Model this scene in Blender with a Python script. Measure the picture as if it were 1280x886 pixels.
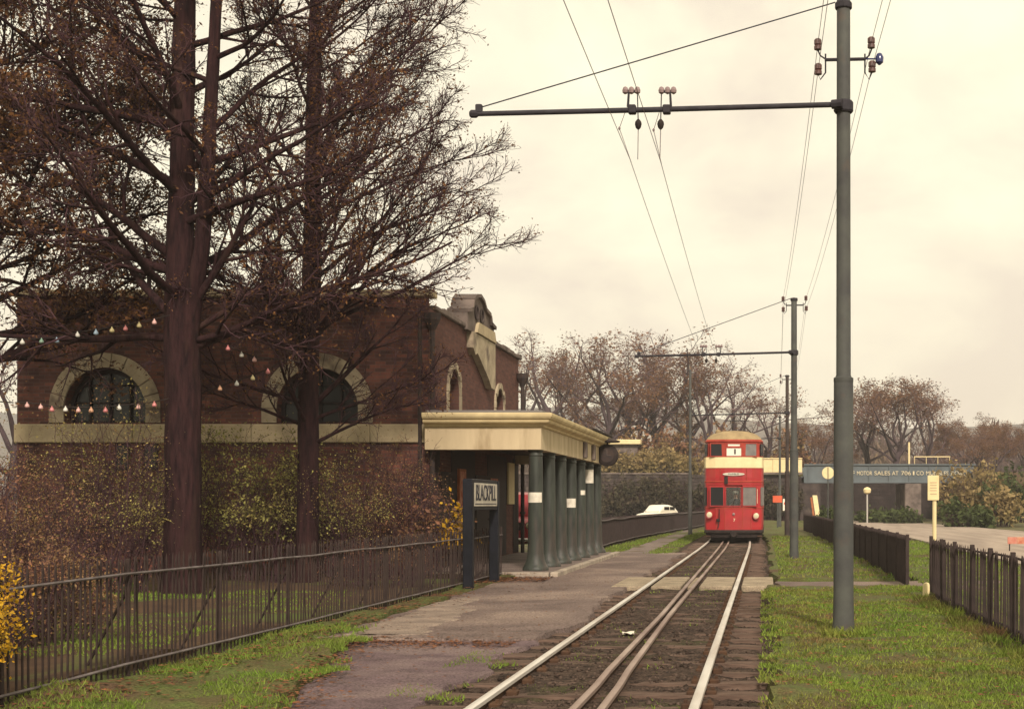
import bpy, math, random
import numpy as np
from mathutils import Vector, Matrix, noise as mnoise

for o in list(bpy.data.objects):
    bpy.data.objects.remove(o)
SC = bpy.context.scene
COL = SC.collection
R = math.radians

# ------------------------------------------------------------------ camera
cam_d = bpy.data.cameras.new('camera')
cam = bpy.data.objects.new('camera', cam_d)
COL.objects.link(cam)
EYE = 1.5
cam.location = (0, 0, EYE)
cam.rotation_euler = (R(90), 0, 0)
cam_d.sensor_width = 36
cam_d.lens = 1700 / 1280 * 36
cam_d.shift_x = -(956 - 640) / 1280
cam_d.shift_y = (629 - 443) / 1280
cam_d.clip_end = 6000
SC.camera = cam
F = 1700.0

def X_(px, Y): return (px - 956) * Y / F
def Z_(py, Y): return EYE + (629 - py) * Y / F

# ------------------------------------------------------------------ world and sun
SUN_DIR = Vector((-0.22, 0.80, -0.56)).normalized()      # the way the light travels
SC.view_settings.view_transform = 'Standard'
SC.view_settings.look = 'None'
SC.view_settings.gamma = 1
SC.view_settings.exposure = 0.36
W = bpy.data.worlds.new("World")
SC.world = W
W.use_nodes = True
nt = W.node_tree
nt.nodes.clear()
out = nt.nodes.new('ShaderNodeOutputWorld')
bg = nt.nodes.new('ShaderNodeBackground')
bg.inputs['Strength'].default_value = 0.1
sky = nt.nodes.new('ShaderNodeTexSky')
sky.sky_type = 'NISHITA'
sky.sun_disc = False
sky.sun_elevation = math.asin(-SUN_DIR.z)
sky.sun_rotation = math.atan2(-SUN_DIR.x, -SUN_DIR.y)
tc = nt.nodes.new('ShaderNodeTexCoord')
mp = nt.nodes.new('ShaderNodeMapping')
mp.inputs['Scale'].default_value = (1.0, 1.0, 1.7)
mp.inputs['Location'].default_value = (0.37, 0.2, 0.9)
n1 = nt.nodes.new('ShaderNodeTexNoise')
n1.inputs['Scale'].default_value = 3.6
n1.inputs['Detail'].default_value = 7
n1.inputs['Roughness'].default_value = 0.55
n1.inputs['Distortion'].default_value = 0.25
cr = nt.nodes.new('ShaderNodeValToRGB')
cr.color_ramp.elements[0].position = 0.36
cr.color_ramp.elements[0].color = (8.0, 6.9, 5.4, 1)
cr.color_ramp.elements[1].position = 0.60
cr.color_ramp.elements[1].color = (10.4, 9.7, 7.1, 1)
e = cr.color_ramp.elements.new(0.47)
e.color = (9.3, 8.35, 6.25, 1)
mix = nt.nodes.new('ShaderNodeMixRGB')
mix.inputs['Fac'].default_value = 0.93
nt.links.new(tc.outputs['Generated'], mp.inputs['Vector'])
nt.links.new(mp.outputs['Vector'], n1.inputs['Vector'])
nt.links.new(n1.outputs['Fac'], cr.inputs['Fac'])
nt.links.new(sky.outputs['Color'], mix.inputs['Color1'])
nt.links.new(cr.outputs['Color'], mix.inputs['Color2'])
nt.links.new(mix.outputs['Color'], bg.inputs['Color'])
nt.links.new(bg.outputs['Background'], out.inputs['Surface'])

sd = bpy.data.lights.new('sun', 'SUN')
sd.energy = 3.5
sd.angle = R(7)
sd.color = (1.0, 0.86, 0.73)
sun = bpy.data.objects.new('sun', sd)
COL.objects.link(sun)
sun.rotation_euler = SUN_DIR.to_track_quat('-Z', 'Y').to_euler()
sun.location = (0, -20, 30)

# ------------------------------------------------------------------ materials
MATS = {}

def mat(name, c1, c2=None, rough=0.8, scale=4.0, detail=6, bump=0.0, bump_scale=None, metal=0.0,
        c3=None, scale3=0.6, island=0.0, spec=None, lo=0.35, hi=0.65, lo3=0.48, hi3=0.62, trans=0.0, stretch=None, speck=0.0, speck_scale=70):
    """Principled surface; noise blends c1 into c2 and, in larger patches, into c3."""
    if name in MATS:
        return MATS[name]
    m = bpy.data.materials.new(name)
    m.use_nodes = True
    t = m.node_tree
    b = t.nodes['Principled BSDF']
    b.inputs['Roughness'].default_value = rough
    b.inputs['Metallic'].default_value = metal
    b.inputs['Specular IOR Level'].default_value = 0.10 if spec is None else spec
    tcn = t.nodes.new('ShaderNodeTexCoord')
    vec = tcn.outputs['Object']
    if stretch:
        mpn = t.nodes.new('ShaderNodeMapping')
        mpn.inputs['Scale'].default_value = stretch
        t.links.new(vec, mpn.inputs['Vector'])
        vec = mpn.outputs['Vector']
    def nz(s, d):
        n = t.nodes.new('ShaderNodeTexNoise')
        n.inputs['Scale'].default_value = s
        n.inputs['Detail'].default_value = d
        n.inputs['Roughness'].default_value = 0.6
        t.links.new(vec, n.inputs['Vector'])
        return n.outputs['Fac']
    def ramp(fac, a, bb):
        r = t.nodes.new('ShaderNodeMapRange')
        r.inputs['From Min'].default_value = a
        r.inputs['From Max'].default_value = bb
        t.links.new(fac, r.inputs['Value'])
        return r.outputs['Result']
    def mixc(fac, a, bb):
        x = t.nodes.new('ShaderNodeMixRGB')
        t.links.new(fac, x.inputs['Fac'])
        for s, v in (('Color1', a), ('Color2', bb)):
            if isinstance(v, tuple):
                x.inputs[s].default_value = (*v, 1)
            else:
                t.links.new(v, x.inputs[s])
        return x.outputs['Color']
    col = None
    if c2:
        col = mixc(ramp(nz(scale, detail), lo, hi), c1, c2)
    if c3:
        col = mixc(ramp(nz(scale3, 5), lo3, hi3), col or c1, c3)
    if island:
        g = t.nodes.new('ShaderNodeNewGeometry')
        h = t.nodes.new('ShaderNodeHueSaturation')
        t.links.new(ramp(g.outputs['Random Per Island'], 0, 1), h.inputs['Value'])
        r = h.inputs['Value'].links[0].from_node
        r.inputs['To Min'].default_value = 1 - island
        r.inputs['To Max'].default_value = 1 + island
        if col:
            t.links.new(col, h.inputs['Color'])
        else:
            h.inputs['Color'].default_value = (*c1, 1)
        col = h.outputs['Color']
    if speck:
        h = t.nodes.new('ShaderNodeHueSaturation')
        fr = t.nodes.new('ShaderNodeMapRange')
        fr.inputs['From Min'].default_value = 0.3; fr.inputs['From Max'].default_value = 0.7
        fr.inputs['To Min'].default_value = 1 - speck; fr.inputs['To Max'].default_value = 1 + speck
        t.links.new(nz(speck_scale, 3), fr.inputs['Value'])
        t.links.new(fr.outputs['Result'], h.inputs['Value'])
        t.links.new(col, h.inputs['Color'])
        col = h.outputs['Color']
    if col:
        t.links.new(col, b.inputs['Base Color'])
    else:
        b.inputs['Base Color'].default_value = (*c1, 1)
    if bump:
        bn = t.nodes.new('ShaderNodeBump')
        bn.inputs['Strength'].default_value = bump
        bn.inputs['Distance'].default_value = 0.02
        t.links.new(nz(bump_scale or scale * 4, 8), bn.inputs['Height'])
        t.links.new(bn.outputs['Normal'], b.inputs['Normal'])
    if trans:
        b.inputs['Subsurface Weight'].default_value = 0.0
        tr = t.nodes.new('ShaderNodeBsdfTranslucent')
        ms = t.nodes.new('ShaderNodeMixShader')
        ms.inputs['Fac'].default_value = trans
        if col:
            t.links.new(col, tr.inputs['Color'])
        else:
            tr.inputs['Color'].default_value = (*c1, 1)
        t.links.new(b.outputs['BSDF'], ms.inputs[1])
        t.links.new(tr.outputs['BSDF'], ms.inputs[2])
        t.links.new(ms.outputs['Shader'], t.nodes['Material Output'].inputs['Surface'])
    MATS[name] = m
    return m

def brick_mat(name, a, b2, mortar, bw=0.225, bh=0.075, stain=(0.05, 0.03, 0.03), soft=1.0):
    m = bpy.data.materials.new(name)
    m.use_nodes = True
    t = m.node_tree
    p = t.nodes['Principled BSDF']
    p.inputs['Roughness'].default_value = 0.9
    p.inputs['Specular IOR Level'].default_value = 0.08
    tcn = t.nodes.new('ShaderNodeTexCoord')
    sp = t.nodes.new('ShaderNodeSeparateXYZ')
    ad = t.nodes.new('ShaderNodeMath')
    cb = t.nodes.new('ShaderNodeCombineXYZ')
    t.links.new(tcn.outputs['Object'], sp.inputs[0])
    t.links.new(sp.outputs['X'], ad.inputs[0])
    t.links.new(sp.outputs['Y'], ad.inputs[1])
    t.links.new(ad.outputs[0], cb.inputs['X'])
    t.links.new(sp.outputs['Z'], cb.inputs['Y'])
    br = t.nodes.new('ShaderNodeTexBrick')
    br.inputs['Scale'].default_value = 1
    br.inputs['Brick Width'].default_value = bw
    br.inputs['Row Height'].default_value = bh
    br.inputs['Mortar Size'].default_value = 0.006
    br.inputs['Color1'].default_value = (*a, 1)
    br.inputs['Color2'].default_value = (*b2, 1)
    br.inputs['Mortar'].default_value = (*mortar, 1)
    t.links.new(cb.outputs[0], br.inputs['Vector'])
    n = t.nodes.new('ShaderNodeTexNoise')
    n.inputs['Scale'].default_value = 1.3
    n.inputs['Detail'].default_value = 8
    n.inputs['Roughness'].default_value = 0.7
    t.links.new(tcn.outputs['Object'], n.inputs['Vector'])
    r = t.nodes.new('ShaderNodeMapRange')
    r.inputs['From Min'].default_value = 0.4
    r.inputs['From Max'].default_value = 0.72
    r.inputs['To Max'].default_value = 0.75 * soft
    t.links.new(n.outputs['Fac'], r.inputs['Value'])
    mx = t.nodes.new('ShaderNodeMixRGB')
    t.links.new(r.outputs['Result'], mx.inputs['Fac'])
    t.links.new(br.outputs['Color'], mx.inputs['Color1'])
    mx.inputs['Color2'].default_value = (*stain, 1)
    t.links.new(mx.outputs['Color'], p.inputs['Base Color'])
    bn = t.nodes.new('ShaderNodeBump')
    bn.inputs['Strength'].default_value = 0.5
    bn.inputs['Distance'].default_value = 0.01
    bn.invert = True
    t.links.new(br.outputs['Fac'], bn.inputs['Height'])
    t.links.new(bn.outputs['Normal'], p.inputs['Normal'])
    MATS[name] = m
    return m

M_ground = mat('rough_ground', (0.075, 0.085, 0.03), (0.13, 0.105, 0.06), scale=1.2, c3=(0.06, 0.045, 0.03), scale3=0.4, bump=0.6, bump_scale=14)
M_bed = mat('ballast_dirt', (0.026, 0.018, 0.015), (0.085, 0.058, 0.044), rough=0.95, scale=9, detail=9, c3=(0.055, 0.052, 0.024), scale3=0.9, lo3=0.55, hi3=0.68, bump=1.0, bump_scale=34, speck=0.75, speck_scale=40)
M_stones = mat('ballast_stone', (0.085, 0.06, 0.048), (0.045, 0.032, 0.027), scale=2, rough=0.95, island=0.6)
M_path = mat('worn_asphalt', (0.185, 0.138, 0.122), (0.115, 0.085, 0.078), scale=1.8, detail=9, c3=(0.235, 0.178, 0.15), scale3=0.45, bump=0.9, bump_scale=45, speck=0.55, speck_scale=38)
M_tar = mat('purple_tarmac', (0.155, 0.108, 0.115), (0.105, 0.074, 0.078), scale=2.6, detail=9, c3=(0.19, 0.14, 0.135), scale3=0.8, bump=0.9, bump_scale=50, speck=0.5, speck_scale=45)
M_patch = mat('pale_concrete', (0.27, 0.21, 0.17), (0.16, 0.125, 0.105), scale=2.5, detail=9, bump=0.6, bump_scale=30, speck=0.4, speck_scale=40)
M_plat = mat('platform_paving', (0.21, 0.165, 0.145), (0.125, 0.098, 0.088), scale=2, detail=8, bump=0.4, bump_scale=30, speck=0.4, speck_scale=30)
M_kerb = mat('kerb_stone', (0.40, 0.34, 0.27), (0.24, 0.2, 0.17), scale=3, bump=0.4, bump_scale=20)
M_road = mat('pale_road', (0.37, 0.30, 0.245), (0.25, 0.20, 0.165), scale=1.1, detail=8, stretch=(1.2, 0.10, 1), c3=(0.20, 0.16, 0.135), scale3=0.5, lo3=0.52, hi3=0.7, bump=0.2, bump_scale=20)
M_turf = mat('turf', (0.085, 0.115, 0.03), (0.095, 0.075, 0.035), scale=2.2, detail=8, c3=(0.095, 0.06, 0.036), scale3=0.8, lo3=0.50, hi3=0.64, bump=1.0, bump_scale=26, speck=0.5, speck_scale=50)
M_grass = mat('grass_blade', (0.13, 0.215, 0.032), (0.24, 0.27, 0.055), rough=0.7, scale=0.9, detail=5, c3=(0.20, 0.125, 0.065), scale3=0.95, lo3=0.50, hi3=0.66, island=0.5, trans=0.35)
M_soil = mat('leafy_soil', (0.06, 0.038, 0.028), (0.095, 0.06, 0.036), rough=0.95, scale=3, detail=9, c3=(0.085, 0.11, 0.03), scale3=0.35, lo3=0.52, hi3=0.62, bump=1.0, bump_scale=20)
M_lawn = mat('lawn_blade', (0.15, 0.23, 0.035), (0.19, 0.23, 0.05), rough=0.7, scale=0.8, c3=(0.15, 0.12, 0.05), scale3=0.5, lo3=0.57, hi3=0.68, island=0.35, trans=0.35)
M_litter = mat('dead_leaf', (0.20, 0.082, 0.035), (0.085, 0.04, 0.026), rough=0.8, scale=6, island=0.5)
M_railtop = mat('bright_rail_steel', (0.70, 0.67, 0.62), (0.44, 0.38, 0.33), rough=0.42, scale=1.5, metal=0.35, stretch=(3, 0.3, 3), spec=0.5)
M_railrust = mat('rusty_rail_steel', (0.20, 0.135, 0.115), (0.36, 0.28, 0.24), rough=0.5, scale=0.5, metal=0.2)
M_web = mat('rail_web_rust', (0.05, 0.03, 0.022), (0.09, 0.05, 0.03), rough=0.9, scale=7)
M_sleeper = mat('tarred_timber', (0.06, 0.040, 0.032), (0.17, 0.115, 0.09), rough=0.9, scale=3, detail=9, bump=0.7, bump_scale=20, stretch=(1, 8, 8))
M_cross = mat('crossing_concrete', (0.35, 0.285, 0.205), (0.22, 0.175, 0.125), scale=3, detail=8, bump=0.4, bump_scale=30, speck=0.35, speck_scale=40)
M_brick = brick_mat('dark_red_brick', (0.20, 0.078, 0.058), (0.070, 0.038, 0.036), (0.12, 0.083, 0.072), stain=(0.035, 0.02, 0.022), soft=1.15)
M_brick2 = brick_mat('front_brick', (0.15, 0.070, 0.055), (0.095, 0.046, 0.042), (0.12, 0.08, 0.066), soft=0.6)
M_stone = mat('cream_stone', (0.47, 0.385, 0.25), (0.33, 0.27, 0.18), rough=0.9, scale=2.4, detail=9, c3=(0.22, 0.175, 0.11), scale3=1.5, lo3=0.58, hi3=0.72, bump=0.35, bump_scale=30)
M_stone2 = mat('arch_stone', (0.44, 0.37, 0.26), (0.29, 0.24, 0.17), rough=0.9, scale=3, detail=8, c3=(0.12, 0.09, 0.075), scale3=1.6, lo3=0.52, hi3=0.7, bump=0.4, bump_scale=24)
M_render = mat('cream_render', (0.56, 0.46, 0.30), (0.46, 0.37, 0.24), rough=0.9, scale=1.2, detail=8, c3=(0.30, 0.225, 0.13), scale3=1.1, lo3=0.5, hi3=0.72, bump=0.2, bump_scale=60, stretch=(2.5, 2.5, 0.5))
M_cornice = mat('cornice_stone', (0.68, 0.56, 0.32), (0.5, 0.4, 0.23), rough=0.85, scale=2, detail=8, bump=0.2, bump_scale=40)
M_column = mat('green_column_paint', (0.042, 0.050, 0.040), (0.020, 0.023, 0.020), rough=0.5, scale=1.6, detail=8, stretch=(5, 5, 0.7), c3=(0.055, 0.042, 0.035), scale3=1.2, lo3=0.5, hi3=0.68, bump=0.15, bump_scale=30, spec=0.35)
M_iron = mat('dark_iron', (0.035, 0.03, 0.032), (0.06, 0.042, 0.035), rough=0.7, scale=10)
M_railpaint = mat('fence_rail_iron', (0.17, 0.145, 0.145), (0.085, 0.07, 0.068), rough=0.55, scale=6)
M_picket = mat('picket_iron', (0.030, 0.022, 0.021), (0.05, 0.034, 0.03), rough=0.75, scale=8)
M_board = mat('dark_fence_paint', (0.034, 0.026, 0.026), (0.055, 0.04, 0.037), rough=0.85, scale=5)
M_pole = mat('grey_green_pole_paint', (0.082, 0.086, 0.078), (0.056, 0.056, 0.057), rough=0.6, scale=3, detail=8, c3=(0.10, 0.075, 0.06), scale3=2.2, lo3=0.56, hi3=0.75, bump=0.2, bump_scale=40)
M_poledark = mat('dark_tarred_pole', (0.04, 0.033, 0.032), (0.065, 0.05, 0.045), rough=0.85, scale=4)
M_arm = mat('arm_iron', (0.045, 0.042, 0.05), (0.03, 0.027, 0.032), rough=0.6, scale=8)
M_wire = mat('dull_wire', (0.22, 0.17, 0.17), rough=0.7)
M_ceramic = mat('brown_ceramic', (0.10, 0.04, 0.035), (0.06, 0.03, 0.03), rough=0.3, scale=10, spec=0.5)
M_ceramicw = mat('pale_ceramic', (0.24, 0.17, 0.17), (0.2, 0.14, 0.14), rough=0.35, scale=20, spec=0.5)
M_blue = mat('blue_glass_insulator', (0.02, 0.025, 0.10), rough=0.2, spec=0.6)
M_red = mat('tram_red', (0.38, 0.022, 0.026), (0.27, 0.018, 0.022), rough=0.42, scale=1.4, detail=7, c3=(0.30, 0.04, 0.03), scale3=1.6, lo3=0.5, hi3=0.72, spec=0.4)
M_cream = mat('tram_cream', (0.80, 0.68, 0.40), (0.7, 0.58, 0.33), rough=0.5, scale=2)
M_orange = mat('tram_faded_red', (0.38, 0.062, 0.038), (0.28, 0.038, 0.03), rough=0.55, scale=3)
M_roof = mat('tram_roof_canvas', (0.36, 0.27, 0.15), (0.25, 0.185, 0.105), rough=0.9, scale=3, detail=8)
M_black = mat('soot_black', (0.022, 0.018, 0.018), (0.04, 0.03, 0.027), rough=0.8, scale=6)
M_glass = mat('dark_glass', (0.014, 0.014, 0.016), rough=0.2, spec=0.28)
def clear_glass():
    m = bpy.data.materials.new('clear_glass'); m.use_nodes = True; t = m.node_tree
    a = t.nodes.new('ShaderNodeBsdfTransparent'); g_ = t.nodes.new('ShaderNodeBsdfGlossy'); x = t.nodes.new('ShaderNodeMixShader')
    a.inputs['Color'].default_value = (0.85, 0.87, 0.86, 1); g_.inputs['Roughness'].default_value = 0.08; x.inputs['Fac'].default_value = 0.07
    t.links.new(a.outputs[0], x.inputs[1]); t.links.new(g_.outputs[0], x.inputs[2]); t.links.new(x.outputs[0], t.nodes['Material Output'].inputs['Surface'])
    return m
M_clear = clear_glass()
M_glass_sheen = mat('sheen_glass', (0.19, 0.17, 0.16), (0.13, 0.12, 0.115), rough=0.35, scale=5, spec=0.5)  # pale sheen of reflecting panes is painted into the glass colour
M_lens = mat('lamp_lens', (0.58, 0.52, 0.36), rough=0.2, spec=0.5)
M_white = mat('white_paint', (0.78, 0.72, 0.60), (0.66, 0.6, 0.5), rough=0.6, scale=4)
M_paper = mat('weathered_paper', (0.72, 0.68, 0.58), (0.5, 0.46, 0.38), rough=0.9, scale=7, detail=8)
M_text = mat('dark_lettering', (0.03, 0.03, 0.04), rough=0.6)
M_textw = mat('cream_lettering', (0.80, 0.72, 0.50), rough=0.6)
M_textf = mat('faded_cream_lettering', (0.64, 0.56, 0.38), (0.54, 0.47, 0.33), rough=0.8, scale=6)
M_printline = mat('faded_print', (0.45, 0.33, 0.22), rough=0.8)
M_weathered = mat('weathered_sign_white', (0.5, 0.46, 0.38), (0.36, 0.33, 0.28), rough=0.7, scale=5)
M_navy = mat('navy_sign_paint', (0.013, 0.014, 0.020), (0.008, 0.009, 0.012), rough=0.5, scale=6)
M_signcream = mat('cream_sign_paint', (0.74, 0.62, 0.36), (0.66, 0.54, 0.3), rough=0.6, scale=4)
M_girder = mat('blue_grey_girder_paint', (0.12, 0.145, 0.16), (0.09, 0.105, 0.115), rough=0.6, scale=0.8, detail=8, c3=(0.10, 0.07, 0.055), scale3=0.5, lo3=0.6, hi3=0.75)
M_rubble = mat('dark_rubble_stone', (0.075, 0.058, 0.055), (0.035, 0.028, 0.028), rough=0.95, scale=1.6, detail=9, c3=(0.11, 0.09, 0.075), scale3=0.9, lo3=0.56, hi3=0.7, bump=1.0, bump_scale=5)
M_shade_stone = mat('shaded_stone', (0.022, 0.017, 0.018), (0.045, 0.033, 0.032), rough=0.95, scale=1.2, detail=8, bump=1.0, bump_scale=5)  # darker rubble: the shade under the bridge is put into its colour
M_rubble2 = mat('pier_stone', (0.20, 0.16, 0.14), (0.085, 0.068, 0.062), rough=0.95, scale=1.6, detail=9, bump=1.0, bump_scale=5)
M_bark = mat('dark_bark', (0.042, 0.019, 0.020), (0.014, 0.0075, 0.009), rough=0.95, scale=5, detail=9, bump=1.0, bump_scale=16, stretch=(3, 3, 0.5), c3=(0.05, 0.027, 0.022), scale3=1.2, lo3=0.55, hi3=0.7)
M_twig = mat('twig_bark', (0.085, 0.044, 0.050), (0.05, 0.027, 0.034), rough=0.9, scale=3)
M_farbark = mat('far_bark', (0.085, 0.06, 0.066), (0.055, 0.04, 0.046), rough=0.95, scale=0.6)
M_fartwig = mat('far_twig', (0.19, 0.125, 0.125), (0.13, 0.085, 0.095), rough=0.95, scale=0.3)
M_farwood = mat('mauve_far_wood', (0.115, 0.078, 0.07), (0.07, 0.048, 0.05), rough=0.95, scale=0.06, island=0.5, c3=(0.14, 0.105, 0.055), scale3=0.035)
M_brownleaf = mat('brown_leaf', (0.16, 0.075, 0.028), (0.075, 0.04, 0.025), rough=0.8, scale=1.4, island=0.5, trans=0.25)
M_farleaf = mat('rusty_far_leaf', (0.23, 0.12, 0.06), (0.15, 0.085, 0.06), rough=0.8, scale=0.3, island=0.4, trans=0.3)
M_olive = mat('olive_leaf', (0.34, 0.32, 0.10), (0.17, 0.17, 0.055), rough=0.6, scale=2.2, island=0.55, trans=0.25, c3=(0.20, 0.12, 0.05), scale3=1.4, lo3=0.45, hi3=0.75)
M_russet = mat('russet_leaf', (0.24, 0.115, 0.065), (0.12, 0.065, 0.05), rough=0.8, scale=2.2, island=0.5, trans=0.2, c3=(0.22, 0.19, 0.06), scale3=0.9, lo3=0.45, hi3=0.75)
M_mixleaf = mat('olive_russet_leaf', (0.28, 0.25, 0.08), (0.19, 0.10, 0.055), rough=0.75, scale=1.1, island=0.55, trans=0.2, lo=0.42, hi=0.6)
M_yellowleaf = mat('golden_leaf', (0.62, 0.34, 0.02), (0.42, 0.27, 0.03), rough=0.6, scale=5, island=0.4, trans=0.35)
M_tanleaf = mat('tan_leaf', (0.31, 0.225, 0.10), (0.21, 0.16, 0.08), rough=0.8, scale=0.8, island=0.4, trans=0.3, c3=(0.22, 0.17, 0.07), scale3=0.3)
M_ivy = mat('dark_ivy_leaf', (0.045, 0.042, 0.024), (0.075, 0.055, 0.035), rough=0.7, scale=0.5, island=0.5, trans=0.15, c3=(0.02, 0.017, 0.015), scale3=0.4)
M_greenleaf = mat('green_leaf', (0.075, 0.095, 0.03), (0.045, 0.06, 0.025), rough=0.7, scale=1.5, island=0.45, trans=0.25)
M_skin = mat('skin', (0.5, 0.28, 0.2), rough=0.6)
M_cloth = mat('navy_uniform_cloth', (0.03, 0.032, 0.045), rough=0.9)
M_cap = mat('white_cap_cloth', (0.75, 0.7, 0.6), rough=0.8)
M_carwhite = mat('white_car_paint', (0.75, 0.70, 0.58), rough=0.3, spec=0.5)
M_vanred = mat('dark_red_van_paint', (0.30, 0.015, 0.022), (0.22, 0.012, 0.018), rough=0.35, scale=2, spec=0.5)
M_chrome = mat('dull_chrome', (0.6, 0.58, 0.54), rough=0.25, metal=0.8)
M_tyre = mat('tyre_rubber', (0.02, 0.02, 0.02), rough=0.9)
M_posterred = mat('faded_red_poster', (0.38, 0.10, 0.06), (0.55, 0.3, 0.2), rough=0.9, scale=5)
M_orangewood = mat('orange_varnished_wood', (0.38, 0.13, 0.05), (0.25, 0.08, 0.03), rough=0.6, scale=6)
M_redsign = mat('orange_red_sign', (0.62, 0.12, 0.06), (0.5, 0.1, 0.05), rough=0.6, scale=6)
M_fadedred = mat('faded_barrier_red', (0.42, 0.14, 0.10), (0.5, 0.24, 0.18), rough=0.8, scale=6)
M_door_shade = mat('dark_door_and_shade_paint', (0.03, 0.022, 0.022), rough=0.6)  # also colours the sheets that stand in for porch shade
M_hill = mat('far_hill', (0.085, 0.085, 0.085), (0.115, 0.095, 0.08), rough=1, scale=0.012, detail=8)
M_bank = mat('bank_grass', (0.09, 0.11, 0.035), (0.12, 0.10, 0.04), rough=1, scale=0.6, detail=8, c3=(0.085, 0.055, 0.035), scale3=0.25, bump=1.0, bump_scale=3)
M_house = mat('pale_house_render', (0.42, 0.40, 0.37), rough=0.9)
M_slate = mat('house_slate', (0.16, 0.15, 0.15), rough=0.8)

# ------------------------------------------------------------------ object helpers
def link(name, me, parent=None, m=None):
    o = bpy.data.objects.new(name, me)
    COL.objects.link(o)
    if m is not None and me is not None and not me.materials:
        me.materials.append(m)
    if parent is not None:
        o.parent = parent
    return o

def tag(o, label=None, cat=None, group=None, kind=None):
    if label: o['label'] = label
    if cat: o['category'] = cat
    if group: o['group'] = group
    if kind: o['kind'] = kind
    return o

def thing(name, label, cat, loc=(0, 0, 0), rz=0.0, group=None):
    o = bpy.data.objects.new(name, None)
    COL.objects.link(o)
    o.location = loc
    o.rotation_euler = (0, 0, rz)
    o.empty_display_size = 0.3
    return tag(o, label, cat, group)

def copy_tree(o, parent=None):
    c = o.copy()
    COL.objects.link(c)
    c.parent = parent
    for ch in list(o.children):
        copy_tree(ch, c)
    return c

class MB:
    """collects shapes and links them as one mesh object"""
    def __init__(s):
        s.v = []; s.f = []
    def add(s, vs, fs):
        k = len(s.v)
        s.v.extend([tuple(p) for p in vs])
        s.f.extend([tuple(i + k for i in f) for f in fs])
        return s
    def box(s, x0, x1, y0, y1, z0, z1, b=0.0):
        if b <= 0:
            vs = [(x, y, z) for z in (z0, z1) for y in (y0, y1) for x in (x0, x1)]
            fs = [(0, 2, 3, 1), (4, 5, 7, 6), (0, 1, 5, 4), (2, 6, 7, 3), (0, 4, 6, 2), (1, 3, 7, 5)]
            return s.add(vs, fs)
        b = min(b, (x1 - x0) * .45, (y1 - y0) * .45, (z1 - z0) * .45)
        rings = []
        for z, i in ((z0, b), (z0 + b, 0), (z1 - b, 0), (z1, b)):
            a, c, d, e2 = x0 + i, x1 - i, y0 + i, y1 - i
            q = b if i == 0 else b * 0.6
            rings.append([(a + q, d, z), (c - q, d, z), (c, d + q, z), (c, e2 - q, z), (c - q, e2, z), (a + q, e2, z), (a, e2 - q, z), (a, d + q, z)])
        return s.rings(rings)
    def rings(s, rings, cap=True, closed=False, skip=()):
        n = len(rings[0])
        vs = [p for r in rings for p in r]
        fs = []
        m = len(rings)
        for i in range(m - 1 + (1 if closed else 0)):
            for j in range(n):
                if j in skip: continue
                a, b = i * n + j, i * n + (j + 1) % n
                c, d = ((i + 1) % m) * n + (j + 1) % n, ((i + 1) % m) * n + j
                fs.append((a, b, c, d))
        if cap and not closed:
            fs.append(tuple(reversed(range(n))))
            fs.append(tuple(range((m - 1) * n, m * n)))
        return s.add(vs, fs)
    def tube(s, pts, rad, n=8, cap=True):
        pts = [Vector(p) for p in pts]
        if not hasattr(rad, '__len__'):
            rad = [rad] * len(pts)
        d0 = (pts[-1] - pts[0]).normalized()
        ref = Vector((0, 0, 1)) if abs(d0.z) < 0.9 else Vector((1, 0, 0))
        rings = []
        for i, p in enumerate(pts):
            d = (pts[min(i + 1, len(pts) - 1)] - pts[max(i - 1, 0)]).normalized()
            u = d.cross(ref)
            if u.length < 1e-5: u = d.orthogonal()
            u.normalize()
            w = u.cross(d).normalized()
            rings.append([p + (u * math.cos(2 * math.pi * k / n) - w * math.sin(2 * math.pi * k / n)) * rad[i] for k in range(n)])
        return s.rings(rings, cap)
    def lathe(s, prof, c=(0, 0, 0), n=16, axis='z'):
        rings = []
        for r, h in prof:
            rr = []
            for k in range(n):
                a = 2 * math.pi * k / n
                x, y = r * math.cos(a), r * math.sin(a)
                if axis == 'z': q = (x, y, h)
                elif axis == 'y': q = (x, h, -y)
                else: q = (h, x, y)
                rr.append((c[0] + q[0], c[1] + q[1], c[2] + q[2]))
            rings.append(rr)
        return s.rings(rings)
    def prism(s, poly, axis, a, b):
        """polygon in the plane across axis, pushed from a to b"""
        def put(p, t):
            if axis == 'x': return (t, p[0], p[1])
            if axis == 'y': return (p[0], t, p[1])
            return (p[0], p[1], t)
        return s.rings([[put(p, a) for p in poly], [put(p, b) for p in poly]])
    def mesh(s, name, m=None, smooth=False):
        me = bpy.data.meshes.new(name)
        me.from_pydata(s.v, [], s.f)
        me.update()
        if m: me.materials.append(m)
        if smooth:
            me.polygons.foreach_set('use_smooth', [True] * len(me.polygons))
        return me
    def build(s, name, m, parent=None, smooth=False, fix=True):
        me = s.mesh(name, m, smooth)
        if fix:
            import bmesh
            bm = bmesh.new(); bm.from_mesh(me)
            bmesh.ops.recalc_face_normals(bm, faces=bm.faces)
            bm.to_mesh(me); bm.free()
        if smooth:
            try: me.set_sharp_from_angle(angle=R(40))
            except Exception: pass
        return link(name, me, parent)

def np_mesh(name, v, f, m):
    me = bpy.data.meshes.new(name)
    v = np.asarray(v, dtype=np.float32); f = np.asarray(f, dtype=np.int32)
    nv, (nf, k) = len(v), f.shape
    me.vertices.add(nv); me.vertices.foreach_set('co', v.ravel())
    me.loops.add(nf * k); me.loops.foreach_set('vertex_index', f.ravel())
    me.polygons.add(nf); me.polygons.foreach_set('loop_start', np.arange(nf, dtype=np.int32) * k)
    me.update(calc_edges=True)
    me.materials.append(m)
    return me

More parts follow.
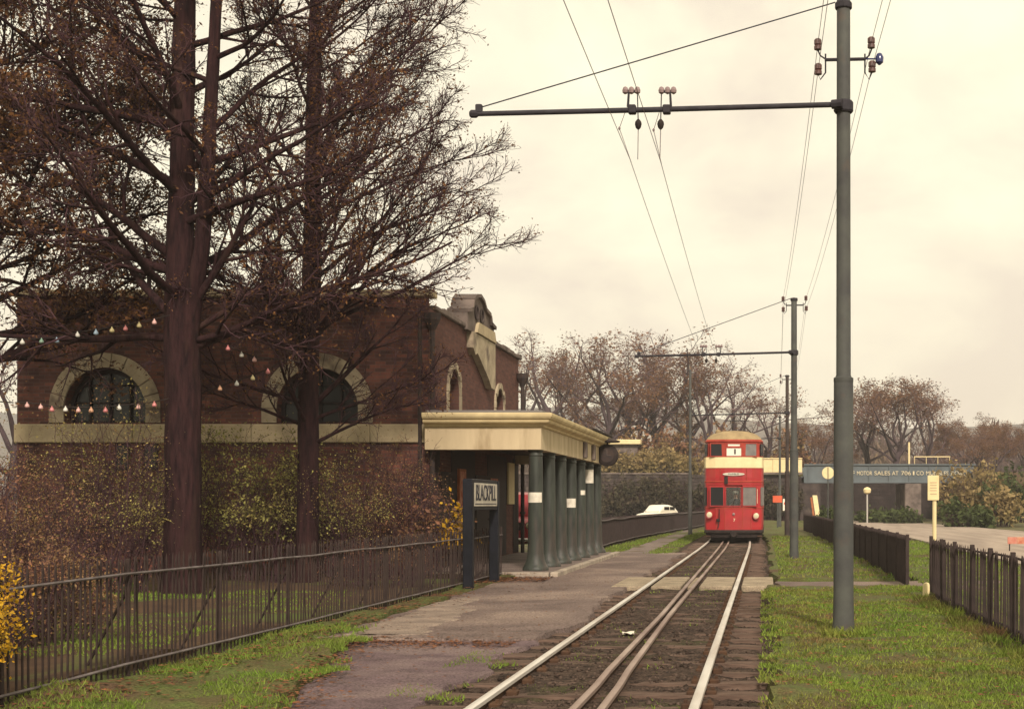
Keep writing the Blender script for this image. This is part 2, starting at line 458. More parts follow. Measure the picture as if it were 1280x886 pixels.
def text_mesh(body, size, depth=0.004, bold=0.0):
    cu = bpy.data.curves.new('lettering', 'FONT')
    cu.body = body; cu.size = size; cu.extrude = depth; cu.offset = bold
    cu.align_x = 'CENTER'; cu.align_y = 'CENTER'
    o = bpy.data.objects.new('lettering_source', cu)
    COL.objects.link(o)
    bpy.context.view_layer.update()
    dg = bpy.context.evaluated_depsgraph_get()
    me = bpy.data.meshes.new_from_object(o.evaluated_get(dg))
    bpy.data.objects.remove(o)
    me.name = 'lettering'
    return me

def lettering(body, size, m, parent, loc, rot, sx=1.0, name='lettering', bold=0.0):
    me = text_mesh(body, size, bold=bold)
    me.materials.clear(); me.materials.append(m)
    o = link(name, me, parent)
    o.location = loc; o.rotation_euler = rot; o.scale = (sx, 1, 1)
    return o

def fbm(x, y, s=1.0, seed=0.0):
    return mnoise.fractal(Vector((x * s + seed, y * s - seed, seed * 0.7)), 1.0, 2.0, 4)

# ------------------------------------------------------------------ ground sheets
def strip(name, y0, y1, fx0, fx1, m, ny, nx, zf, drop=None, edge=0.0, seed=0.0, kind='structure', parent=None):
    """a sheet between two wavering edges; its rim runs down to z = drop"""
    b = MB(); vs = []
    for i in range(ny + 1):
        y = y0 if i == 0 else y1 if i == ny else y0 + 0.03 + (y1 - y0 - 0.06) * (i - 1) / (ny - 2)
        a = fx0(y) if callable(fx0) else fx0
        c = fx1(y) if callable(fx1) else fx1
        a += edge * fbm(y, 3.1, 0.9, seed); c += edge * fbm(y, 9.7, 0.9, seed + 4)
        rim = min(0.03, abs(c - a) * 0.1)
        a += 0.35 * edge * fbm(y, 1.7, 4.5, seed + 2); c += 0.35 * edge * fbm(y, 6.1, 4.5, seed + 6)
        for j in range(nx + 1):
            x = a if j == 0 else c if j == nx else a + rim + (c - a - 2 * rim) * (j - 1) / (nx - 2)
            yy = y + (edge * 0.8 * fbm(x, 5.5, 1.1, seed + 8) + edge * 0.3 * fbm(x, 2.5, 5, seed + 8)) * (1 if i < 2 or i > ny - 2 else 0)
            z = zf(x, y) if callable(zf) else zf
            if drop is not None and (i in (0, ny) or j in (0, nx)):
                z = drop
            vs.append((x, yy, z))
    fs = []
    for i in range(ny):
        for j in range(nx):
            q = i * (nx + 1) + j
            fs.append((q, q + 1, q + nx + 2, q + nx + 1))
    b.add(vs, fs)
    o = b.build(name, m, parent, smooth=True, fix=False)
    return tag(o, kind=kind)

g = MB()
g.add([(-1800, -200, -0.1), (1800, -200, -0.1), (1800, 1500, -0.1), (-1800, 1500, -0.1)], [(0, 1, 2, 3)])
tag(g.build('ground', M_ground, fix=False), kind='structure')

def lx(Y):           # the rails bend a little to the left beyond the tram's front
    return -0.00045 * max(0.0, Y - 40) ** 2

strip('track_bed', 3, 118, lambda y: -2.95 + lx(y), lambda y: 0.22 + lx(y), M_bed, 700, 40,
      lambda x, y: -0.034 + 0.03 * fbm(x, y, 2.0, 1.0) + 0.016 * fbm(x, y, 8.0, 2.0) - 0.035 * (x > -0.4) - 0.02 * (x < -2.2), drop=-0.12, edge=0.10, seed=2)

def tar_left(y): return -3.35 - 0.2 * (y - 9) if y < 15.5 else -4.7
strip('tarmac_path', 4, 15.6, tar_left, lambda y: -2.55 + 0.06 * math.sin(y), M_tar, 220, 24, lambda x, y: -0.02 + 0.014 * fbm(x, y, 1.3, 5), drop=-0.1, edge=0.16, seed=5)
strip('asphalt_path', 15.0, 41, lambda y: -4.95 - 0.2 * (y > 22), lambda y: -2.42 + 0.10 * math.sin(y * 0.8), M_path, 260, 24,
      lambda x, y: 0.012 + 0.012 * fbm(x, y, 0.9, 7), drop=-0.09, edge=0.11, seed=9)
strip('concrete_patch', 15.3, 21.5, lambda y: -4.86, lambda y: -3.75 - 0.12 * (y - 15.3), M_patch, 120, 12,
      lambda x, y: 0.024 + 0.012 * fbm(x, y, 0.9, 7), drop=0.0, edge=0.22, seed=14)
strip('gravel_footpath', 40.5, 92, lambda y: -4.5 + lx(y) * 0.8, lambda y: -3.55 + lx(y) * 0.8, M_plat, 60, 4, -0.01, drop=-0.1, edge=0.15, seed=16)
strip('cross_path', 24.2, 26.4, lambda y: 0.2, lambda y: 4.6, M_path, 14, 30, lambda x, y: 0.0 + 0.01 * fbm(x, y, 1, 3), drop=-0.1, edge=0.1, seed=18)

def bump(x, y, seed, a=0.06): return a * (0.5 + fbm(x, y, 0.7, seed)) + 0.025 * fbm(x, y, 2.5, seed + 1)
strip('left_verge', 4, 16.3, -5.75, lambda y: tar_left(y) - 0.02 if y < 15 else -4.9, M_turf, 240, 30, lambda x, y: bump(x, y, 21, 0.10) - 0.02, drop=-0.1, edge=0.12, seed=21)
strip('fence_verge', 16.2, 28, -5.75, -4.98, M_turf, 110, 8, lambda x, y: bump(x, y, 23, 0.05), drop=-0.1, edge=0.1, seed=23)
strip('lawn', 4, 28.0, -24, -5.7, M_soil, 90, 60, lambda x, y: bump(x, y, 25, 0.10) - 0.01, drop=-0.1, seed=25)
strip('right_verge', 3, 24.4, lambda y: 0.08 + 0.16 * fbm(y, 2.2, 0.7, 3) , 2.95, M_turf, 300, 44, lambda x, y: bump(x, y, 27, 0.09) - 0.03, drop=-0.1, edge=0.15, seed=27)
strip('far_right_verge', 26.2, 115, lambda y: 0.15 + lx(y), lambda y: 2.9, M_turf, 500, 16, lambda x, y: bump(x, y, 29, 0.08) - 0.02, drop=-0.1, edge=0.15, seed=29)
strip('far_left_verge', 39.5, 115, lambda y: -5.9 + 0.03 * (y - 45) * (y > 45), lambda y: -2.85 + lx(y), M_turf, 120, 12, lambda x, y: bump(x, y, 31, 0.05) - 0.045, drop=-0.1, edge=0.1, seed=31)
strip('roadside_grass', 6, 118, 2.97, lambda y: 6.0, M_turf, 120, 12, lambda x, y: bump(x, y, 33, 0.05) - 0.03, drop=-0.1, edge=0.2, seed=33)
strip('road', 4, 320, lambda y: 6.15 + 0.004 * max(0, y - 60), lambda y: 15.0 - 0.055 * max(0.0, y - 55) + 0.06 * max(0, y - 120), M_road, 60, 8, 0.0, drop=-0.1)

strip('road_kerb', 20, 118, lambda y: 5.98 + 0.004 * max(0, y - 60), lambda y: 6.16 + 0.004 * max(0, y - 60), M_kerb, 40, 3, 0.09, drop=-0.1)
strip('road_marking', 30, 116, lambda y: 10.1 - 0.02 * max(0.0, y - 55), lambda y: 10.22 - 0.02 * max(0.0, y - 55), M_kerb, 40, 3, 0.005)

def sprinkle_blades(name, label, m, spots, rng):
    """many single grass blades: spots = (x0, x1, y0, y1, count, height, zfun, keep)"""
    V = []
    for (x0, x1, y0, y1, n, h, zf, keep) in spots:
        k = 0
        while k < n:
            x = rng.uniform(x0, x1); y = rng.uniform(y0, y1)
            if not keep(x, y):
                k += 1; continue
            k += 1
            z = zf(x, y) - 0.01
            a = rng.uniform(0, 2 * math.pi); hh = h * rng.uniform(0.45, 1.25); w = 0.0035 + 0.0008 * y * 0.5
            ln = rng.uniform(0.2, 0.9) * hh; b = rng.uniform(0, 2 * math.pi)
            dx, dy = w * math.cos(a), w * math.sin(a)
            V.append((x - dx, y - dy, z)); V.append((x + dx, y + dy, z))
            V.append((x + ln * math.cos(b), y + ln * math.sin(b), z + hh * 0.85))
    f = np.arange(len(V)).reshape(-1, 3)
    o = link(name, np_mesh(name, V, f, m))
    return tag(o, label, 'grass', kind='stuff')

rng = random.Random(3)
def patchy(s, seed, t): return lambda x, y: fbm(x, y, s, seed) > t + rng.uniform(-0.25, 0.25)
sprinkle_blades('grass', 'short rough autumn grass on the verge right of the track', M_grass, [
    (-0.05, 2.8, 7, 13, 42000, 0.05, lambda x, y: bump(x, y, 27, 0.09) - 0.03, lambda x, y: fbm(x, y, 0.9, 27) > -0.24 + 0.5 * max(0, 0.6 - x) + rng.uniform(-0.25, 0.25)),
    (-0.05, 2.8, 13, 24.3, 38000, 0.055, lambda x, y: bump(x, y, 27, 0.09) - 0.03, lambda x, y: fbm(x, y, 0.9, 27) > -0.3 + 0.5 * max(0, 0.6 - x) + rng.uniform(-0.25, 0.25)),
    (2.3, 2.85, 9, 21, 6500, 0.12, lambda x, y: bump(x, y, 27, 0.09) - 0.03, patchy(0.9, 30, -0.5)),
    (0.3, 2.8, 26.4, 60, 12000, 0.08, lambda x, y: bump(x, y, 29, 0.08) - 0.02, patchy(0.5, 29, -0.35)),
    (0.65, 1.25, 15.4, 16.2, 600, 0.12, lambda x, y: 0.0, lambda x, y: True),
], rng)
sprinkle_blades('grass', 'tufty grass between the left railings and the tarmac path', M_lawn, [
    (-5.6, -3.2, 7.5, 16.2, 30000, 0.065, lambda x, y: bump(x, y, 21, 0.10) - 0.02, lambda x, y: x < tar_left(y) + 0.22 * (0.6 + fbm(y, 2, 1.3, 9)) and fbm(x, y, 0.8, 21) > -0.1 + rng.uniform(-0.2, 0.2)),
    (-3.0, -2.35, 8, 14, 4200, 0.05, lambda x, y: -0.03, lambda x, y: fbm(x, y, 1.1, 41) > 0.12 + rng.uniform(-0.15, 0.15)),
    (-2.0, -0.6, 10, 34, 3500, 0.045, lambda x, y: -0.04, lambda x, y: fbm(x, y, 0.8, 43) > 0.18 + rng.uniform(-0.15, 0.15)),
    (-5.5, -2.9, 40, 75, 9000, 0.09, lambda x, y: -0.02, lambda x, y: not (-4.5 < x < -3.6) and fbm(x, y, 0.5, 45) > -0.3),
], rng)
sprinkle_blades('grass', 'bright green lawn grass showing through the left railings', M_lawn, [
    (-11.5, -6.1, 12.5, 22.6, 34000, 0.06, lambda x, y: bump(x, y, 25, 0.10) - 0.01, patchy(0.35, 25, 0.0)),
], rng)
sprinkle_blades('grass', 'green roadside grass beyond the right fence', M_lawn, [
    (2.9, 6.1, 14, 60, 16000, 0.09, lambda x, y: bump(x, y, 33, 0.05) - 0.03, patchy(0.4, 33, -0.5)),
], rng)

def leaf_litter():
    V = []; r = random.Random(8)
    def drop(x, y, z, s):
        a = r.uniform(0, 6.28); t = r.uniform(-0.5, 0.5)
        c, s_ = math.cos(a) * s, math.sin(a) * s
        V.extend([(x - c, y - s_, z + 0.002), (x + s_ * .6, y - c * .6, z + 0.004 + abs(t) * s * .6), (x + c, y + s_, z + 0.012 * abs(t) + .002), (x - s_ * .6, y + c * .6, z + 0.003)])
    for k in range(1500):                                     # drift along the step in the path
        x = r.uniform(-4.8, -2.7); y = 15.0 + r.gauss(-0.05, 0.10) - abs(r.gauss(0, 0.35)) * (fbm(x, 3, 1.5, 4) > -0.1) + 0.2 * 0.8 * fbm(x, 5.5, 1.1, 17)
        drop(x, y, 0.02 if y > 15 else -0.01, r.uniform(0.010, 0.028))
    for k in range(2600):                                     # along the railings
        y = r.uniform(9, 28); x = r.gauss(-5.1, 0.22)
        drop(x, y, bump(x, y, 21 if y < 16.2 else 23, 0.08) + 0.005, r.uniform(0.015, 0.035))
    for k in range(1300):                                     # edge of the dark tarmac
        y = r.uniform(8, 15); x = tar_left(y) + r.gauss(0, 0.16)
        drop(x, y, 0.02, r.uniform(0.015, 0.032))
    for k in range(1500):                                     # in front of the platform
        x = r.uniform(-6.2, -4.2); y = 26.4 + r.gauss(0, 0.45)
        drop(x, y, 0.035, r.uniform(0.02, 0.04))
    for k in range(700):
        drop(r.uniform(-4.6, -2.6), r.uniform(9, 30), 0.032, r.uniform(0.012, 0.025))
    for k in range(2400):
        x, y = r.uniform(0.1, 2.7), r.uniform(8, 24)
        drop(x, y, bump(x, y, 27, 0.09) + 0.0, r.uniform(0.012, 0.03))
    f = np.arange(len(V)).reshape(-1, 4)
    o = link('fallen_leaves', np_mesh('fallen_leaves', V, f, M_litter))
    tag(o, 'rusty brown fallen leaves drifted on the path and beside the railings', 'leaves', kind='stuff')
leaf_litter()

# ------------------------------------------------------------------ hills, embankment
def hills():
    b = MB(); vs = []; nx = 120
    prof = lambda x: 62 + 13 * fbm(x, 0, 0.0032, 11) + 5 * fbm(x, 4, 0.012, 13) - 0.012 * x
    for (y, k) in ((620, 0.0), (800, 0.55), (980, 1.0), (1250, 0.7)):
        for i in range(nx + 1):
            x = -900 + 1800 * i / nx
            vs.append((x, y, -1 + k * prof(x)))
    fs = [(r_ * (nx + 1) + i, r_ * (nx + 1) + i + 1, (r_ + 1) * (nx + 1) + i + 1, (r_ + 1) * (nx + 1) + i) for r_ in range(3) for i in range(nx)]
    b.add(vs, fs)
    tag(b.build('hills', M_hill, smooth=True, fix=False), kind='structure')
hills()

EMB = 4.05
def embankment():
    b = MB()
    # level top behind the retaining wall and the bridge's right-hand approach
    for (xa, xb) in ((-60, 3.4), (18.2, 70)):
        n = 24; vs = []
        for i in range(n + 1):
            x = xa + (xb - xa) * i / n
            w = 0.35 * fbm(x, 1, 0.3, 3)
            front = 120.6 if xa < 0 else 112 + 4 * fbm(x, 2, 0.1, 5)
            zf = EMB - 0.15 if xa < 0 else -0.1
            vs += [(x, front, zf), (x, front + (2 if xa < 0 else 9), EMB + 0.2 + w), (x, 160, EMB + 0.4 + w), (x, 200, -0.1)]
        b.add(vs, [(i * 4 + j, (i + 1) * 4 + j, (i + 1) * 4 + j + 1, i * 4 + j + 1) for i in range(n) for j in range(3)])
    tag(b.build('embankment', M_bank, smooth=True), kind='structure')
embankment()

# ------------------------------------------------------------------ railway track
def track():
    t = thing('railway_track', 'railway track with bright outer rails and a rusty inner pair on timber sleepers', 'railway track', (0, 0, 0))
    outer_l = lambda y: -2.10 + lx(y)
    outer_r = lambda y: -0.505 + lx(y)
    def mid(y, side):
        s = 0.105 if y < 9 else 0.105 - 0.052 * min(1, (y - 9) / 9) if y < 18 else 0.053 + 0.06 * min(1, (y - 18) / 26)
        c = -1.29 - 0.0035 * max(0, y - 12) + (0.02 if y < 12 else 0)
        return c + side * s + lx(y)
    ys = [3 + 1.0 * i for i in range(116)]
    def rail(fx, w, m, top):
        o = None
        b = MB()
        prof = [(-w, top - 0.035), (-w, top - 0.006), (-w + 0.008, top), (w - 0.008, top), (w, top - 0.006), (w, top - 0.035)]
        b.rings([[(fx(y) + p[0], y, p[1]) for p in prof] for y in ys])
        o = b.build('rail', m, t, smooth=True)
        b = MB()
        z1, z0 = top - 0.036, -0.06
        prof = [(-0.012, z1), (0.012, z1), (0.012, z0 + 0.02), (0.06, z0 + 0.006), (0.06, z0), (-0.06, z0), (-0.06, z0 + 0.006), (-0.012, z0 + 0.02)]
        b.rings([[(fx(y) + p[0], y, p[1]) for p in prof] for y in ys])
        b.build('rail_web', M_web, o)
        return o
    rail(outer_l, 0.033, M_railtop, 0.055)
    rail(outer_r, 0.036, M_railtop, 0.055)
    for sd_ in (-1, 1):
        tag(rail(lambda y: mid(y, sd_), 0.028, M_railrust, 0.045), 'rusty inner rail')
    chairs = MB()
    # timber sleepers, each its own piece
    protos = []
    r = random.Random(4)
    for k in range(5):
        b = MB()
        w = 0.125 + r.uniform(-0.015, 0.01)
        n = 7
        rings = []
        for i in range(n + 1):
            x = -1.32 + 2.64 * i / n
            j = [r.uniform(-0.008, 0.008) for _ in range(4)]
            rings.append([(x, -w + j[0], -0.09), (x, w + j[1], -0.09), (x, w - 0.012 + j[1], 0.0 + j[2]), (x, -w + 0.012 + j[0], 0.0 + j[3])])
        b.rings(rings)
        protos.append(b.mesh('sleeper', M_sleeper))
    y = 5.2; k = 0
    while y < 78:
        if not 23.6 < y < 27.6:
            o = link('sleeper', protos[k % 5], t)
            o.location = (-1.32 + lx(y) + r.uniform(-0.05, 0.05), y, -0.031 + r.uniform(-0.012, 0.008))
            o.rotation_euler = (0, r.uniform(-0.006, 0.006), r.uniform(-0.02, 0.02))
            if y < 40:
                for fx in (outer_l, outer_r):
                    for sg in (-1, 1):
                        cx_ = fx(y) + sg * 0.075
                        chairs.box(cx_ - 0.045, cx_ + 0.045, y - 0.07, y + 0.07, -0.05, 0.006, 0.01)
                        chairs.box(cx_ - 0.014 + sg * .015, cx_ + 0.014 + sg * .015, y - 0.014, y + 0.014, 0.004, 0.028)
        y += 0.72 + r.uniform(-0.03, 0.03); k += 1
    tag(chairs.build('rail_chairs', M_web, t, fix=False), kind='stuff')
track()

def crossing():
    t = thing('track_crossing', 'pale concrete foot crossing laid between the rails before the tram', 'crossing')
    for (x0, x1) in ((-2.03, -1.50), (-1.17, -0.58), (-0.42, 0.16)):
        MB().box(x0, x1, 24.2, 27.3, -0.08, 0.028, 0.015).build('slab', M_cross, t)
    MB().box(-1.385, -1.275, 24.25, 27.3, -0.08, 0.015, 0.01).build('slab', M_cross, t)
    MB().box(-2.75, -2.17, 24.25, 27.3, -0.08, 0.024, 0.015).build('slab', M_cross, t)
crossing()

def ballast_stones():
    V, Fc = [], []; r = random.Random(77)
    for k in range(15000):
        y = 7 + 38 * r.random() ** 1.5
        x = r.uniform(-2.75, 0.2) + lx(y)
        if 24 < y < 27.5: continue
        if min(abs(x + 2.10), abs(x + 0.505), abs(x + 1.2), abs(x + 1.4)) < 0.06: continue
        z = -0.034 + 0.03 * fbm(x, y, 2.0, 1.0) - 0.035 * (x > -0.4) - 0.02 * (x < -2.2)
        s_ = r.uniform(0.008, 0.026)
        b0 = len(V)
        for d in ((1, 0, 0), (0, 1, 0), (-1, 0, 0), (0, -1, 0), (0, 0, 0.8), (0, 0, -0.6)):
            V.append((x + s_ * d[0] * r.uniform(.6, 1.3) + r.uniform(-.3, .3) * s_, y + s_ * d[1] * r.uniform(.6, 1.3), z + s_ * d[2] * r.uniform(.6, 1.2)))
        for f in ((0, 1, 4), (1, 2, 4), (2, 3, 4), (3, 0, 4), (1, 0, 5), (2, 1, 5), (3, 2, 5), (0, 3, 5)):
            Fc.append(tuple(b0 + i for i in f))
    o = link('ballast_gravel', np_mesh('ballast_gravel', V, Fc, M_stones))
    tag(o, 'dirty brown ballast stones scattered between the rails and sleepers', 'gravel', kind='stuff')
ballast_stones()

# scrap of paper between the rails
def scrap():
    b = MB(); r = random.Random(2)
    n = 5
    vs = [(-1.66 + 0.035 * i + r.uniform(-.01, .01), 15.75 + 0.05 * j + r.uniform(-.02, .02), -0.02 + r.uniform(0, 0.035)) for j in range(4) for i in range(n)]
    b.add(vs, [(j * n + i, j * n + i + 1, (j + 1) * n + i + 1, (j + 1) * n + i) for j in range(3) for i in range(n - 1)])
    tag(b.build('paper_scrap', M_paper), 'crumpled scrap of white paper lying between the left rails', 'litter')
scrap()

# ------------------------------------------------------------------ station building
WY = 28.7            # side wall facing the camera
WX = -7.08           # front wall facing the track
LX = -15.78          # far corner
EY = 39.1
def arch_pts(r, straight, n=14):
    return [(-r, 0)] + [(r * math.cos(math.pi - math.pi * k / n), straight + r * math.sin(math.pi * k / n)) for k in range(n + 1)] + [(r, 0)]

def building():
    t = thing('station_building', 'dark red brick station building with cream band and round arched windows behind the trees', 'building', (0, 0, 0))
    AZ = 3.20
    def wall(u0, u1, ztop, arches, put, m, depth=0.3, ring_w=0.31, AR=0.86, AS=0.30):
        """brick wall in (u, z) with arched openings and their reveals"""
        b = MB()
        us = [u0]
        for c in arches: us += [c - AR, c + AR]
        us.append(u1)
        for i in range(0, len(us), 2):
            a, c = us[i], us[i + 1]
            b.add([put(a, 0, 0), put(c, 0, 0), put(c, ztop, 0), put(a, ztop, 0)], [(0, 1, 2, 3)])
        for c in arches:
            b.add([put(c - AR, 0, 0), put(c + AR, 0, 0), put(c + AR, AZ, 0), put(c - AR, AZ, 0)], [(0, 1, 2, 3)])
            ap = arch_pts(AR, AS)
            for k in range(len(ap) - 1):
                p, q = ap[k], ap[k + 1]
                if abs(p[0] - q[0]) > 1e-6:
                    b.add([put(c + p[0], AZ + p[1], 0), put(c + q[0], AZ + q[1], 0), put(c + q[0], ztop, 0), put(c + p[0], ztop, 0)], [(0, 1, 2, 3)])
                b.add([put(c + p[0], AZ + p[1], 0), put(c + q[0], AZ + q[1], 0), put(c + q[0], AZ + q[1], depth), put(c + p[0], AZ + p[1], depth)], [(0, 1, 2, 3)])
            b.add([put(c - AR, AZ, 0), put(c + AR, AZ, 0), put(c + AR, AZ, depth), put(c - AR, AZ, depth)], [(0, 1, 2, 3)])
        b.build('wall', m, t)
        for c in arches:
            # window: frame, bars and a pane
            ap = arch_pts(AR - 0.02, AS)
            f = MB()
            inner = arch_pts(AR - 0.09, AS - 0.0)
            ring = []
            for p, q in zip(ap, inner):
                ring.append([put(c + p[0], AZ + p[1], depth - 0.08), put(c + q[0], AZ + q[1] * 0.985, depth - 0.08), put(c + q[0], AZ + q[1] * 0.985, depth - 0.03), put(c + p[0], AZ + p[1], depth - 0.03)])
            f.rings(ring)
            def bar(ua, ub, za, zb):
                f.add([put(u, z, d) for d in (depth - 0.09, depth - 0.035) for z in (AZ + za, AZ + zb) for u in (c + ua, c + ub)],
                      [(0, 2, 3, 1), (4, 5, 7, 6), (0, 1, 5, 4), (2, 6, 7, 3), (0, 4, 6, 2), (1, 3, 7, 5)])
            for k in (-0.5 * AR, 0.0, 0.5 * AR): bar(k - 0.018, k + 0.018, 0.02, AS + math.sqrt(AR ** 2 - k * k) - 0.05)
            for z in (0.02, 0.42, AS + AR * 0.58): bar(-(AR - 0.1) if z < 0.7 else -0.72 * AR, (AR - 0.1) if z < 0.7 else 0.72 * AR, z, z + 0.03)
            w = f.build('window', M_door_shade, t)
            pn = MB()
            pn.add([put(c + p[0], AZ + p[1], depth - 0.025) for p in ap], [tuple(range(len(ap)))])
            pn.build('pane', M_glass, w)
            # arch stones
            RO = AR + ring_w
            n = 11
            for k in range(n):
                a0, a1 = math.pi * k / n + 0.008, math.pi * (k + 1) / n - 0.008
                s = MB(); pts = []
                for (rr, aa) in ((AR + 0.004, a0), (RO, a0), (RO, (a0 + a1) / 2), (RO, a1), (AR + 0.004, a1), (AR + 0.004, (a0 + a1) / 2)):
                    pts.append((c + rr * math.cos(aa), AZ + AS + rr * math.sin(aa)))
                pr = -0.035 - 0.012 * ((k * 7) % 3)
                s.rings([[put(p[0], p[1], pr) for p in pts], [put(p[0], p[1], 0.06) for p in pts]])
                s.build('arch_stone', M_stone2, t)
            for sg in (-1, 1):
                s = MB()
                u_a, u_b = sorted((c + sg * (AR + 0.004), c + sg * RO))
                s.rings([[put(u_a, AZ + 0.004, d), put(u_b, AZ + 0.004, d), put(u_b, AZ + AS - 0.008, d), put(u_a, AZ + AS - 0.008, d)] for d in (-0.038, 0.06)])
                s.build('arch_stone', M_stone2, t)
    side = lambda u, z, d: (u, WY + d, z)
    front = lambda u, z, d: (WX - d, u, z)
    wall(LX, WX, 5.85, [-13.92, -9.44], side, M_brick)
    wall(WY, EY, 5.62, [30.95, 36.25], front, M_brick2, ring_w=0.15, AR=0.55, AS=0.80)
    MB().box(LX + 0.02, WX - 0.36, EY - 0.3, EY, 0, 5.6).build('wall', M_brick, t)
    MB().box(LX, LX + 0.3, WY + 0.32, EY - 0.32, 0, 5.6).build('wall', M_brick, t)
    MB().box(LX + 0.2, WX - 0.34, WY + 0.34, EY - 0.32, 5.3, 5.45).build('roof', M_slate, t)
    # cream string course in stones
    x = LX - 0.04
    for k in range(7):
        xb = min(x + 1.25, WX + 0.02)
        MB().box(x + 0.004, xb - 0.004, WY - 0.07 - 0.006 * (k % 2), WY + 0.05, 2.78, 3.17, 0.015).build('band_stone', M_stone, t)
        x = xb
    # coping stones on the parapet
    x = LX - 0.08
    k = 0
    while x < WX + 0.05:
        xb = min(x + 0.9, WX + 0.1)
        MB().box(x + 0.005, xb - 0.005, WY - 0.09, WY + 0.33, 5.852, 6.0 + 0.012 * (k % 2), 0.02).build('coping_stone', M_stone, t)
        x = xb; k += 1
    y = WY + 0.36
    k = 0
    while y < EY + 0.1:
        yb = min(y + 0.75, EY + 0.12)
        if not 31.9 < (y + yb) / 2 < 35.0:
            MB().box(WX - 0.32, WX + 0.07 + 0.01 * (k % 2), y + 0.006, yb - 0.006, 5.625, 5.73 + 0.02 * ((k * 5) % 3), 0.02).build('coping_stone', M_rubble2, t)
        y = yb; k += 1
    # curved stone pediment with a cartouche over the middle of the front
    b = MB()
    top = [(31.85, 5.58), (31.85, 5.98), (32.25, 6.06), (32.38, 6.30), (32.7, 6.44), (33.1, 6.50), (33.5, 6.42), (33.75, 6.26), (34.3, 6.20), (34.42, 6.0), (34.95, 5.95), (34.95, 5.58)]
    b.prism(top, 'x', WX - 0.32, WX + 0.12)
    b.build('gable_stone', M_rubble2, t)
    for (a, c) in zip(top[1:10], top[2:11]):
        b = MB(); dy, dz = c[0] - a[0], c[1] - a[1]; l = math.hypot(dy, dz) or 1
        ny_, nz_ = -dz / l, dy / l
        b.prism([(a[0] + ny_ * .005, a[1] + nz_ * .005), (c[0] + ny_ * .005, c[1] + nz_ * .005), (c[0] + ny_ * .09, c[1] + nz_ * .09), (a[0] + ny_ * .09, a[1] + nz_ * .09)], 'x', WX - 0.36, WX + 0.19)
        b.build('coping_stone', M_rubble2, t)
    b = MB()
    b.prism([(32.3, 5.58), (32.3, 5.2), (32.55, 5.05), (32.8, 5.12), (33.5, 4.85), (34.1, 4.62), (34.45, 4.42), (34.95, 4.40), (34.95, 5.576), (34.2, 5.576)], 'x', WX - 0.05, WX + 0.16)
    b.build('stone_panel', M_stone2, t)
    b = MB(); b.prism([(32.6, 5.60), (34.9, 5.60), (34.7, 5.86), (32.8, 5.86)], 'x', WX + 0.122, WX + 0.2)
    b.build('stone_panel', M_stone, t)
    for yy in (32.75, 33.35):
        b = MB(); b.lathe([(0.02, 0.121), (0.16, 0.122), (0.2, 0.16), (0.15, 0.17), (0.14, 0.135), (0.02, 0.134)], (WX, yy, 6.08), 12, 'x')
        b.build('roundel', M_rubble, t, smooth=True)
    # drainpipes with hopper heads
    for (px_, py_, z1) in ((WX + 0.08, WY - 0.06, 5.5), (WX + 0.16, EY - 0.25, 5.2)):
        b = MB()
        b.tube([(px_, py_, 0.1), (px_, py_, z1 - 0.35)], 0.055, 8)
        b.lathe([(0.06, 0), (0.17, 0.22), (0.18, 0.36), (0.12, 0.36)], (px_, py_, z1 - 0.36), 8)
        for z in (1.2, 2.6, 4.0):
            b.lathe([(0.075, 0), (0.085, 0.03), (0.075, 0.07)], (px_, py_, z), 8)
        b.build('drainpipe', M_iron, t)
    MB().tube([(WX - 0.18, WY - 0.06, 1.0), (WX - 0.18, WY - 0.06, 5.6)], 0.045, 8).build('drainpipe', M_iron, t)
    # two small windows under the band, partly hidden by shrubs
    for x in (-13.55, -12.95):
        w = MB().box(x - 0.15, x + 0.15, WY - 0.02, WY + 0.02, 2.2, 2.76).build('window', M_door_shade, t)
        MB().box(x - 0.11, x + 0.11, WY - 0.026, WY - 0.021, 2.25, 2.71).build('pane', M_glass, w)
    yy = WY + 0.25
    for (ya, yb_) in ((28.95, 29.55), (30.65, 33.15), (34.65, 37.15), (38.2, 39.0)):  # dark sheets added over the brick, standing in for shade inside the porch
        MB().box(WX + 0.003, WX + 0.02, ya, yb_, 0.12, 2.75).build('porch_shade_panel', M_door_shade, t)
    # doors under the porch
    for (y0, y1) in ((29.6, 30.6), (33.2, 34.6)):
        d = MB().box(WX + 0.005, WX + 0.05, y0, y1, 0.12, 2.2).build('door', M_door_shade, t)
        MB().lathe([(0.0, 0), (0.03, 0.01), (0.03, 0.05), (0.0, 0.07)], (WX + 0.05, y1 - 0.1, 1.1), 8, 'x').build('handle', M_chrome, d)
building()

